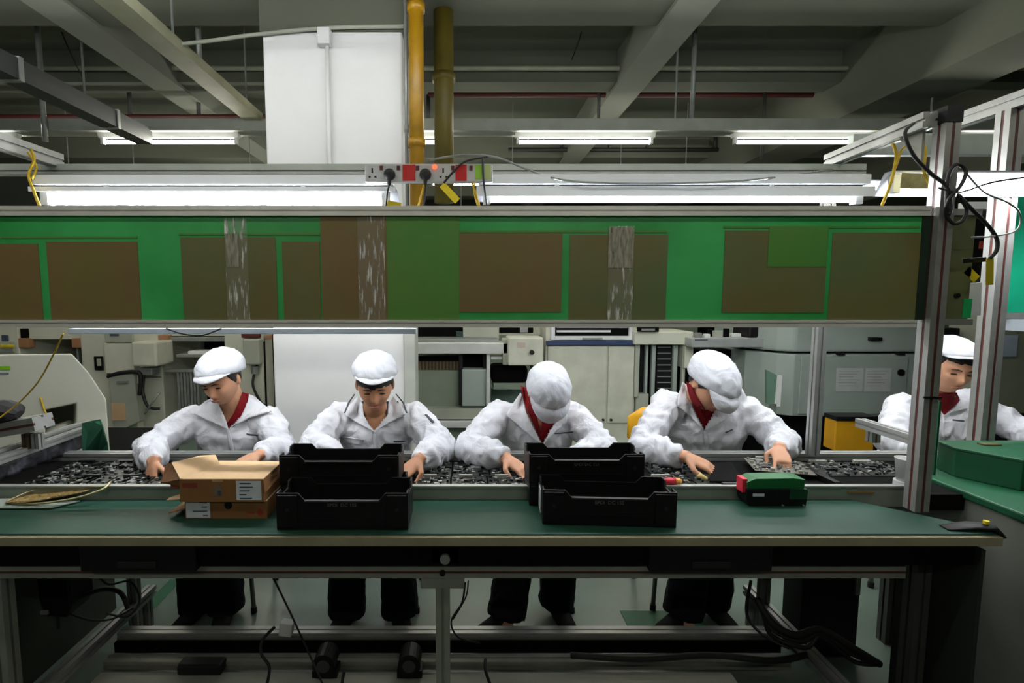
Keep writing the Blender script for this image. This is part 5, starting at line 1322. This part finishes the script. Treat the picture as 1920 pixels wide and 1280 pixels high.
def person(label, hd, yaw, pitch, roll, neck, shL, shR, elL, elR, wrL, wrR, hip, knees, ankles, handL, handR,
           V, shirt=REDS, skin=SKIN, scale=1.0, cap_kw=None, seed=0, show_shirt=True, lapels=(), details=None, legs=True, headk=1.0, belly=.125, hair_front=74, shoe_dir=None):
    t = thing('person', label, 'person', (hip.x, hip.y, 0))
    Rh = Matrix.Rotation(math.radians(yaw), 4, 'Z') @ Matrix.Rotation(math.radians(pitch), 4, 'X') @ Matrix.Rotation(math.radians(roll), 4, 'Y')
    Mh = Matrix.Translation(hd) @ Rh @ Matrix.Scale(headk, 4)
    body = MB(); add_head(body, Mh)
    for s in (-1, 1): ellipsoid(body, (s*.076, .008, -.008), (.010, .017, .028), Mh, 12)
    hb = Mh @ Vector((0, .022, -.055))
    nb = neck
    sx = (shR-shL).normalized()
    body.loft([Mh @ Vector((0, .012, -.02)), hb, (hb+nb)/2+Vector((0, -.002, 0)), nb, nb+Vector((0, .01, -.05))], [(.045, .05), (.052, .055), (.053, .055), (.062, .058), (.10, .06)], side=sx, n=18)
    shc = (shL+shR)/2; hw = (shR-shL).length/2
    up1 = (neck-hip).normalized()
    chest = shc+(hip-shc)*.28+Vector((0, -.01, 0)); waist = shc+(hip-shc)*.68
    body.loft([nb+Vector((0, .0, .0)), shc+Vector((0, 0, .0)), chest, waist, hip, hip-Vector((0, 0, .06))],
              [(.06, .055), (hw-.03, .06), (hw-.045, .088), (.115, .08), (.14, .095), (.12, .08)], side=sx, n=20)
    tipsL = tipsR = None
    tips = []
    for sh, el, wr, hk, sg in ((shL, elL, wrL, handL, -1), (shR, elR, wrR, handR, 1)):
        body.loft([sh-sx*sg*.05, sh, (sh+el)/2, el, (el+wr)/2, wr, wr+(wr-el).normalized()*.012], [.045, .047, .041, .036, .034, .026, .025], n=12)
        if hk: tips.append(hand(body, wr+(wr-el).normalized()*.008, **hk)); 
        else: tips.append(None)
    if legs:
        for s, kn, an in ((-1, knees[0], ankles[0]), (1, knees[1], ankles[1])):
            body.loft([hip+sx*s*.085, (hip+sx*s*.09+kn)/2, kn, (kn+an)/2+Vector((0, .015, 0)), an], [.075, .07, .052, .045, .034], n=12)
            body.loft([an, an+Vector((0, -.03, -.035)), an+Vector((0, -.10, -.05))], [(.03, .03), (.032, .02), (.02, .008)], side=(1, 0, 0), n=10)
    bo = remesh(body, 'body', skin, t, .0042, 3, .5, .45)
    # face details
    def part(mb, nm, mat): return mb.build(nm, mat, t, smooth=True)
    m = MB()
    for s in (-1, 1):
        part(ellipsoid(MB(), (s*.031, -.0845, -.001), (.0145, .004, .0032), Mh, 12), 'eye', LASH)
        part(MB().loft([Mh @ Vector((s*.013, -.0975, .019)), Mh @ Vector((s*.03, -.0965, .0245)), Mh @ Vector((s*.047, -.087, .019))], [.0022, .003, .0016], n=8), 'eyebrow', BROW)
        part(ellipsoid(MB(), (s*.0065, -.110, -.041), (.0022, .0014, .0012), Mh, 8), 'nostril', LIPS)
    part(MB().loft([Mh @ Vector((-.023, -.089, -.0625)), Mh @ Vector((-.01, -.0965, -.0600)), Mh @ Vector((0, -.0975, -.0615)), Mh @ Vector((.01, -.0965, -.0600)), Mh @ Vector((.023, -.089, -.0625))], [.001, .0042, .0045, .0042, .001], n=8), 'lips', LIPS)
    # hair
    def hl(a, fr=hair_front):
        u = abs((a+math.pi) % (2*math.pi)-math.pi)*180/math.pi
        K = [(0, fr), (35, fr-1), (52, fr-4), (64, 90), (78, 104), (90, 106), (102, 96), (118, 116), (140, 128), (180, 130)]
        for (u0, v0), (u1, v1) in zip(K, K[1:]):
            if u <= u1: v = v0+(v1-v0)*(u-u0)/(u1-u0); break
        return math.radians(v+1.5*math.sin(a*9+seed)+1.0*math.sin(a*23))
    hsh = shell((0, .006, .012), (.0805, .1005, .108), hl, Mh, .02, seed, 64, 14)
    o = part(hsh, 'hair', HAIR); md = o.modifiers.new('s', 'SOLIDIFY'); md.thickness = .006; md.offset = -1
    # cap
    ck = dict(c=(0, .016, .040), r=(.098, .122, .098), front=84, back=122, brim=.055, drop=.9, fold=.05, half=64)
    ck.update(cap_kw or {})
    lim = lambda a: math.radians(ck['front']+(ck['back']-ck['front'])*(1-math.cos(a))/2)
    cs = shell(ck['c'], ck['r'], lim, Mh, ck['fold'], seed*2.3, 72, 18, ck.get('sag'))
    cap = part(cs, 'cap', CAPM); md = cap.modifiers.new('s', 'SOLIDIFY'); md.thickness = .0025; md.offset = 1
    # band seam
    c0, r0 = Vector(ck['c']), ck['r']
    rows = []
    for i in range(7):
        f = i/6; row = []
        for j in range(25):
            a = math.radians(-ck['half']+2*ck['half']*j/24); ph = lim(a)-.06
            e = (1-(abs(a)/math.radians(ck['half']))**2.2)
            base = Vector((c0.x+r0[0]*.99*math.sin(ph)*math.sin(a), c0.y-r0[1]*.99*math.sin(ph)*math.cos(a), c0.z+r0[2]*math.cos(ph)))
            out = Vector((math.sin(a)*.45, -math.cos(a), 0)).normalized()
            p = base+out*(ck['brim']*e*f*math.cos(ck['drop']*f))+Vector((0, 0, -1))*(ck['brim']*e*f*math.sin(ck['drop']*f*.9)+.004*f+.004*f*math.sin(a*5+seed))
            row.append(Mh @ p)
        rows.append(row)
    o = MB().ring(rows, caps=False, closed=False).build('brim', CAPM, cap, smooth=True)
    md = o.modifiers.new('s', 'SOLIDIFY'); md.thickness = .003
    # seam cords across the crown
    pts = []
    for i in range(15):
        a = 0; ph = lim(0)*(-1+2*i/14) if False else math.radians(-80+160*i/14)
        x, z = math.sin(ph), math.cos(ph); pts.append(Mh @ Vector((c0.x+r0[0]*1.02*x, c0.y-.02, c0.z+r0[2]*1.025*z)))
    # jacket
    ja = MB(); J = lambda f: shc+(hip-shc)*f
    ja.loft([nb+Vector((0, .008, .018)), nb+Vector((0, .006, -.012)), shc+Vector((0, .008, .004)), J(.12), chest, J(.5), J(.72), J(.95), hip-Vector((0, 0, .03))],
            [(.066, .058), (.088, .068), (hw-.005, .088), (hw+.012, .112), (hw+.004, belly), (hw-.012, belly+.004), (hw-.02, belly+.008), (hw-.015, belly+.015), (hw-.02, belly+.012)], side=sx, n=26)
    for sh, el, wr, sg in ((shL, elL, wrL, -1), (shR, elR, wrR, 1)):
        dn = (wr-el).normalized(); cuff = wr-dn*.018
        A = [sh-sx*sg*.07+Vector((0, 0, -.02)), sh+sx*sg*.004, sh.lerp(el, .3), sh.lerp(el, .62), sh.lerp(el, .9), el, el.lerp(cuff, .2), el.lerp(cuff, .45), el.lerp(cuff, .7), el.lerp(cuff, .88), cuff]
        ja.loft(A, [.072, .078, .074, .070, .068, .071, .070, .066, .062, .054, .037], n=16)
        ja.loft([cuff-dn*.012, cuff+dn*.004, cuff+dn*.014], [.040, .037, .036], n=16)
    jo = remesh(ja, 'jacket', WHITE, t, .008, 4, .5)
    mk = lambda p: .5 if (p-hd).length < .2 else 1
    wrinkle(jo, .013, 13, (1, 1, .75), seed, mk)
    # fold rings along the sleeves
    me = jo.data; me.update(); off = wloc(t)
    nr = [v.normal.copy() for v in me.vertices]
    segs = [(sh, el) for sh, el in ((shL, elL), (shR, elR))]+[(elL, wrL), (elR, wrR)]
    for v, n in zip(me.vertices, nr):
        p = v.co+off
        for q, (a, b) in enumerate(segs):
            d = b-a; tt = (p-a).dot(d)/d.length_squared
            if .1 < tt < 1.0 and (p-(a+d*tt)).length < .095:
                w = noise.noise(p*9+Vector((seed, 0, 0)))
                v.co += n*(.007*math.sin(tt*d.length*95+w*5+q)*(.3+.7*tt)*max(0, .6+w)); break
    me.update()
    bvb = BVHTree.FromPolygons([v.co+off for v in bo.data.vertices], [p.vertices[:] for p in bo.data.polygons])
    full = BVHTree.FromPolygons([v.co+off for v in me.vertices], [p.vertices[:] for p in me.polygons])
    # open the V neck
    if V:
        ins = lambda px, py: inpoly(px, py, V['hole'])
        bm = bmesh.new(); bm.from_mesh(me); kill = []
        for f in bm.faces:
            c = f.calc_center_median()+off
            if f.normal.dot(Vector((0, 0, H))-c) > 0 or True:
                px, py = proj(c)
                if ins(px, py) and c.y < neck.y+.02: kill.append(f)
        bmesh.ops.delete(bm, geom=kill, context='FACES'); bm.to_mesh(me); bm.free(); me.update()
        if shirt is not None and V.get('shirt'):
            for L_, R_ in V['shirt']: drape('shirt', L_, R_, [bvb], .012, shirt, t, .003)
        for nm, L_, R_, o_ in V.get('lapels', ()): drape(nm, L_, R_, [full], o_+.008, WHITE, t, .006)
        for nm, L_, R_, o_, mt in V.get('extra', ()): drape(nm, L_, R_, [full], o_, mt, t, .002, 4, 16)
    if legs:
        tr = MB()
        for s, kn, an in ((-1, knees[0], ankles[0]), (1, knees[1], ankles[1])):
            tr.loft([hip+sx*s*.07+Vector((0, .02, .02)), (hip+sx*s*.085+kn)/2, kn, kn.lerp(an, .5)+Vector((0, .01, 0)), kn.lerp(an, .85), an+Vector((0, .005, -.035))], [.105, .098, .088, .085, .09, .09], n=14)
        tro = remesh(tr, 'trousers', NAVY, t, .011, 3, .5)
        wrinkle(tro, .009, 11, (1, 1, .8), seed+4)
        for s, kn, an in ((-1, knees[0], ankles[0]), (1, knees[1], ankles[1])):
            dd = (shoe_dir or {}).get(s, Vector((.25*s, -1, 0))).normalized()
            MB().loft([an+dd*-.05+Vector((0, 0, -.035)), an+Vector((0, 0, -.03)), an+dd*.06+Vector((0, 0, -.045)), an+dd*.14+Vector((0, 0, -.055)), an+dd*.165+Vector((0, 0, -.058))],
                      [(.03, .032), (.042, .045), (.045, .033), (.04, .022), (.02, .012)], side=dd.cross(Vector((0, 0, 1))), n=14).build('shoe', SHOE, t, smooth=True)
    if cots_for := (details or {}).get('cots'):
        for hi, fi in cots_for:
            pts, rad = tips[hi][fi]
            a = pts[-2].lerp(pts[-3], .4); b = pts[-1]
            MB().loft([a, pts[-2], b, b+(b-pts[-2]).normalized()*.004], [rad[-2]*1.22, rad[-2]*1.2, rad[-1]*1.25, rad[-1]*.7], n=10).build('finger_cot', COT, t, smooth=True)
    PLOG.append((label[:30], 'uparm %.2f %.2f fore %.2f %.2f' % ((elL-shL).length, (elR-shR).length, (wrL-elL).length, (wrR-elR).length), 'sh %.2f' % (hw*2)))
    return t
def inpoly(x, y, P):
    c = False
    for i in range(len(P)):
        (x1, y1), (x2, y2) = P[i], P[i-1]
        if (y1 > y) != (y2 > y) and x < (x2-x1)*(y-y1)/(y2-y1)+x1: c = not c
    return c
def legset(px, spread=.13, Yk=2.42, ya=2.36, la=0, ra=0):
    x = at(px, 1120, 2.35).x
    return [Vector((x-spread, Yk-.03, .60)), Vector((x+spread, Yk-.03, .60))], [Vector((x-spread*.9+la, ya, .075)), Vector((x+spread*.9+ra, ya, .075))]
def stool(px, label, seatm=None, back=False, Y=2.56):
    x = at(px, 1120, 2.35).x
    t = thing('work_stool', label, 'stool', (x, Y, 0))
    MB().loft([(x, Y, .555), (x, Y, .565), (x, Y, .59), (x, Y, .598)], [.15, .165, .165, .15], n=24).build('seat', seatm or BLACKR, t, smooth=True)
    for sx_ in (-1, 1):
        for sy in (-1, 1):
            MB().cyl((x+sx_*.12, Y+sy*.1, .555), (x+sx_*.165, Y+sy*.15, 0.002), .011, 10).build('leg', ALUD, t, smooth=True)
            MB().cyl((x+sx_*.164, Y+sy*.149, 0.0), (x+sx_*.163, Y+sy*.148, .03), .015, 10).build('rubber_foot', BLACKR, t)
    for sx_ in (-1, 1): MB().cyl((x+sx_*.145, Y-.125, .25), (x+sx_*.145, Y+.125, .25), .008, 8).build('stretcher', ALUD, t)
    if back:
        MB().loft([(x, Y+.17, .58), (x, Y+.2, .75), (x, Y+.2, .83)], [(.02, .01)]*3, side=(1, 0, 0), n=8).build('back_post', BLACKR, t)
        a = at(1166, 830, Y+.15)
        MB().loft([(x, Y+.17, .74), (x, Y+.17, .80), (x, Y+.17, .92), (x, Y+.17, .97)], [(.14, .012), (.215, .015), (.215, .015), (.14, .012)], side=(1, 0, 0), n=20).build('backrest', M('yellow_backrest', 'd0980c', .5), t, smooth=True)
    return t
A = at
YS_ = 2.42
# ---- worker 1
x1 = A(437, 800, 2.5).x
kn, an = legset(390, .075, 2.42, 2.38)
person('leftmost worker, woman in white cap and jacket over red shirt, reaching over the conveyor',
       A(415, 711, 2.33), -5, 20, -6, A(440, 762, 2.42), A(362, 786, 2.42), A(504, 790, 2.44), A(283, 838, 2.24), A(532, 846, 2.30), A(288, 866, 2.04), A(486, 853, 2.08),
       Vector((x1, 2.55, .68)), kn, an,
       dict(d=(-.02, -.28, -.62), n=(.3, .5, -.5), side=(1, 0, 0), curl=.45, k=.92, point=0, thumb_c=.3),
       dict(d=(-.8, -.35, -.25), n=(-.1, .2, -1), side=(-.3, -1, 0), curl=.4, k=.9),
       dict(hole=[(404, 757), (417, 770), (427, 806), (452, 778), (463, 745), (440, 735), (410, 745)],
            shirt=[([(455, 735), (448, 755), (438, 775), (424, 796)], [(467, 738), (463, 760), (450, 785), (428, 808)])],
            lapels=[('collar', [(402, 744), (384, 752), (366, 768), (364, 776)], [(408, 752), (414, 766), (424, 790), (429, 806)], .012),
                    ('collar', [(464, 738), (462, 760), (450, 784), (430, 806)], [(476, 742), (492, 756), (510, 772), (466, 776)], .012)],
            extra=[('placket', [(425, 806), (428, 828), (432, 852)], [(430, 806), (436, 828), (441, 852)], .004, WHITE), ('chest_logo', [(462, 812), (462, 814)], [(484, 815), (484, 818)], .003, INK)]),
       seed=1, cap_kw=dict(c=(0, .02, .044), brim=.035, drop=.6, front=76, back=128, r=(.1, .128, .092), half=60), details=dict(cots=[(0, 0), (0, 1), (1, 4)]), headk=1.0)
stool(402, 'stool under the leftmost worker')
# ---- worker 2
x2_ = A(705, 800, 2.5).x
kn, an = legset(693, .12, 2.42, 2.34, -.0, .04)
person('young man in white cap and dark-piped white jacket behind the left black crates',
       A(703, 719, 2.31), 9, 20, 0, A(703, 772, 2.42), A(634, 780, 2.42), A(776, 782, 2.42), A(586, 838, 2.22), A(828, 838, 2.24), A(636, 858, 2.08), A(785, 862, 2.02),
       Vector((x2_, 2.55, .68)), kn, an,
       dict(d=(.85, -.3, -.25), n=(0, 0, -1), side=(.2, -1, .3), curl=.5, k=.92),
       dict(d=(-.42, -.35, -.30), n=(.1, .2, -1), side=(-.6, -1, 0), curl=.45, k=1.0),
       dict(hole=[(680, 742), (679, 776), (701, 807), (728, 776), (728, 742)],
            lapels=[('collar', [(672, 742), (655, 760), (646, 778), (660, 786)], [(680, 758), (682, 778), (692, 796), (702, 810)], .012),
                    ('collar', [(728, 758), (727, 778), (714, 796), (702, 810)], [(738, 742), (752, 758), (762, 776), (742, 784)], .012)],
            extra=[('collar_piping', [(664, 738), (652, 755), (645, 774)], [(666, 739), (654.5, 756), (647.5, 774)], .016, PIPING),
                   ('collar_piping', [(741, 738), (755, 755), (761, 774)], [(743.5, 738), (757.5, 755), (764, 774)], .016, PIPING),
                   ('collar_piping', [(744, 752), (752, 766)], [(746, 751), (754, 765)], .016, PIPING),
                   ('inner_collar', [(677, 752), (677, 777)], [(682, 752), (682, 777)], .004, PIPING), ('inner_collar', [(724, 752), (723, 777)], [(729, 752), (728, 777)], .004, PIPING),
                   ('sleeve_stripe', [(796, 777), (811, 793)], [(800, 776), (815, 791)], .004, PIPING),
                   ('pocket_flap', [(640, 818), (640, 828)], [(684, 824), (676, 834)], .006, WHITE), ('pocket_flap', [(722, 834), (722, 842)], [(764, 828), (764, 834)], .006, WHITE),
                   ('chest_logo', [(738, 826), (738, 828.5)], [(760, 827), (760, 829.5)], .004, INK), ('placket', [(699, 808), (700, 852)], [(705, 808), (707, 852)], .004, WHITE)]),
       shirt=None, skin=SKIN2, seed=2, cap_kw=dict(c=(0, .016, .048), brim=.026, drop=.35, front=74, back=112, r=(.098, .12, .09), half=62),
       hair_front=89, headk=1.06)
stool(716, 'stool under the young man behind the left black crates')
# ---- worker 3
x3 = A(1015, 800, 2.5).x
kn, an = legset(1020, .10, 2.42, 2.36)
an[0] = A(950, 1142, 2.24); kn[0] = Vector((kn[0].x+.02, 2.42, .58)); an[1] = Vector((A(1046, 1120, 2.34).x, 2.38, .09))
person('worker with bowed head, face hidden by the white cap, behind the right black crates',
       A(1026, 738, 2.27), 8, 52, 0, A(1008, 764, 2.42), A(936, 778, 2.42), A(1074, 780, 2.42), A(876, 842, 2.22), A(1132, 842, 2.24), A(948, 858, 2.06), A(1070, 862, 2.10),
       Vector((x3, 2.55, .68)), kn, an,
       dict(d=(.62, -.42, -.36), n=(0, .1, -1), side=(.4, -1, .3), curl=.45, k=.95, point=None),
       dict(d=(-.85, -.3, -.2), n=(0, .1, -1), side=(-.3, -1, 0), curl=.5, k=.92),
       dict(hole=[(978, 730), (985, 768), (1016, 832), (1042, 790), (1048, 770), (1030, 740)],
            shirt=[([(976, 722), (982, 752), (996, 785), (1012, 822)], [(988, 728), (994, 756), (1008, 784), (1018, 834)]), ([(1016, 790), (1014, 832)], [(1048, 772), (1020, 832)])],
            lapels=[('collar', [(976, 736), (962, 756), (948, 778), (966, 792)], [(982, 748), (986, 772), (1000, 802), (1016, 836)], .010),
                    ('collar', [(1048, 772), (1042, 792), (1028, 815), (1017, 836)], [(1056, 754), (1064, 772), (1062, 792), (1050, 800)], .010)],
            extra=[('placket', [(1014, 832), (1016, 856)], [(1020, 832), (1023, 856)], .004, WHITE), ('pocket_seam', [(1040, 812), (1040, 813.5)], [(1074, 809), (1074, 811)], .004, PIPING)]),
       seed=3, cap_kw=dict(brim=.075, drop=1.1, front=88, back=112, r=(.098, .118, .10), half=66, fold=.04), shoe_dir={-1: Vector((-1, -.5, -.15))})
stool(1015, 'stool under the worker with the bowed head')
# ---- worker 4
x4 = A(1320, 800, 2.5).x
kn, an = legset(1330, .10, 2.42, 2.36)
an[0] = A(1282, 1140, 2.26); an[1] = Vector((A(1340, 1120, 2.34).x, 2.38, .09)); kn[0].x = A(1310, 1100, 2.4).x
person('woman in white cap leaning right and pointing at a circuit board behind the green fixture',
       A(1331, 722, 2.28), 18, 42, 10, A(1308, 748, 2.44), A(1250, 758, 2.44), A(1404, 772, 2.42), A(1204, 838, 2.24), A(1468, 830, 2.26), A(1286, 856, 2.04), A(1462, 840, 2.12),
       Vector((x4, 2.56, .68)), kn, an,
       dict(d=(.70, -.30, -.25), n=(.1, .2, -1), side=(.3, -1, .6), curl=.35, k=.98, thumb_c=.2),
       dict(d=(-.22, -.55, -.34), n=(.1, .3, -.9), side=(-1, 0, 0), curl=.8, k=.9, point=0, thumb_c=.8),
       dict(hole=[(1285, 716), (1296, 760), (1320, 806), (1336, 778), (1348, 760), (1320, 725)],
            shirt=[([(1286, 714), (1292, 740), (1306, 776), (1318, 800)], [(1296, 722), (1306, 744), (1322, 768), (1322, 808)]), ([(1322, 768), (1320, 806)], [(1340, 768), (1324, 806)])],
            lapels=[('collar', [(1280, 716), (1272, 738), (1270, 762), (1284, 768)], [(1288, 722), (1294, 752), (1306, 782), (1320, 808)], .010),
                    ('collar', [(1348, 758), (1342, 776), (1332, 792), (1322, 808)], [(1366, 762), (1372, 778), (1360, 786), (1346, 794)], .010)],
            extra=[('placket', [(1318, 808), (1324, 850)], [(1324, 806), (1331, 850)], .004, WHITE), ('chest_logo', [(1360, 810), (1360, 812)], [(1374, 804), (1374, 806)], .004, INK)]),
       seed=4, cap_kw=dict(brim=.075, drop=1.0, front=84, back=132, r=(.102, .135, .10), half=58, fold=.05), details=dict(cots=[(0, 0), (0, 4), (1, 0)]), shoe_dir={-1: Vector((-1, -.5, -.1))})
stool(1300, 'stool with a yellow backrest under the fourth worker', None, True, 2.58)
# ---- worker 5 beyond the posts
kn, an = legset(1760, .10, 2.7, 2.66)
x5 = A(1755, 800, 2.6).x
kn = [Vector((x5+.1, 2.45, .6)), Vector((x5+.3, 2.45, .6))]; an = [Vector((x5+.1, 2.5, .1)), Vector((x5+.3, 2.5, .1))]
person('woman in white cap looking down to the right, seen between the aluminium posts',
       A(1781, 689, 2.46), -14, 14, 6, A(1762, 754, 2.60), A(1692, 764, 2.58), A(1852, 775, 2.64), A(1668, 826, 2.40), A(1925, 812, 2.5), A(1740, 852, 2.22), A(1975, 850, 2.25),
       Vector((x5, 2.68, .68)), kn, an,
       dict(d=(.85, -.3, -.2), n=(0, .2, -1), side=(.3, -1, .3), curl=.4, k=.9),
       dict(d=(.3, -.8, -.2), n=(0, .2, -1), side=(-1, 0, 0), curl=.4, k=.9),
       dict(hole=[(1762, 738), (1766, 758), (1770, 776), (1784, 766), (1802, 748), (1790, 738)],
            shirt=[([(1752, 738), (1758, 762), (1768, 774)], [(1794, 736), (1800, 750), (1770, 778)])],
            lapels=[('collar', [(1788, 730), (1800, 750), (1788, 768), (1772, 778)], [(1800, 726), (1822, 742), (1816, 766), (1796, 768)], .012)],
            extra=[('pocket_seam', [(1786, 786), (1786, 788)], [(1808, 788), (1808, 790)], .004, PIPING), ('placket', [(1766, 776), (1764, 840)], [(1771, 776), (1770, 840)], .004, WHITE)]),
       seed=5, hair_front=72, headk=1.06, cap_kw=dict(c=(0, .02, .055), brim=.02, drop=.4, front=68, back=124, r=(.1, .13, .085), half=55))
stool(1785, 'stool under the woman beyond the posts', None, False, 2.78)
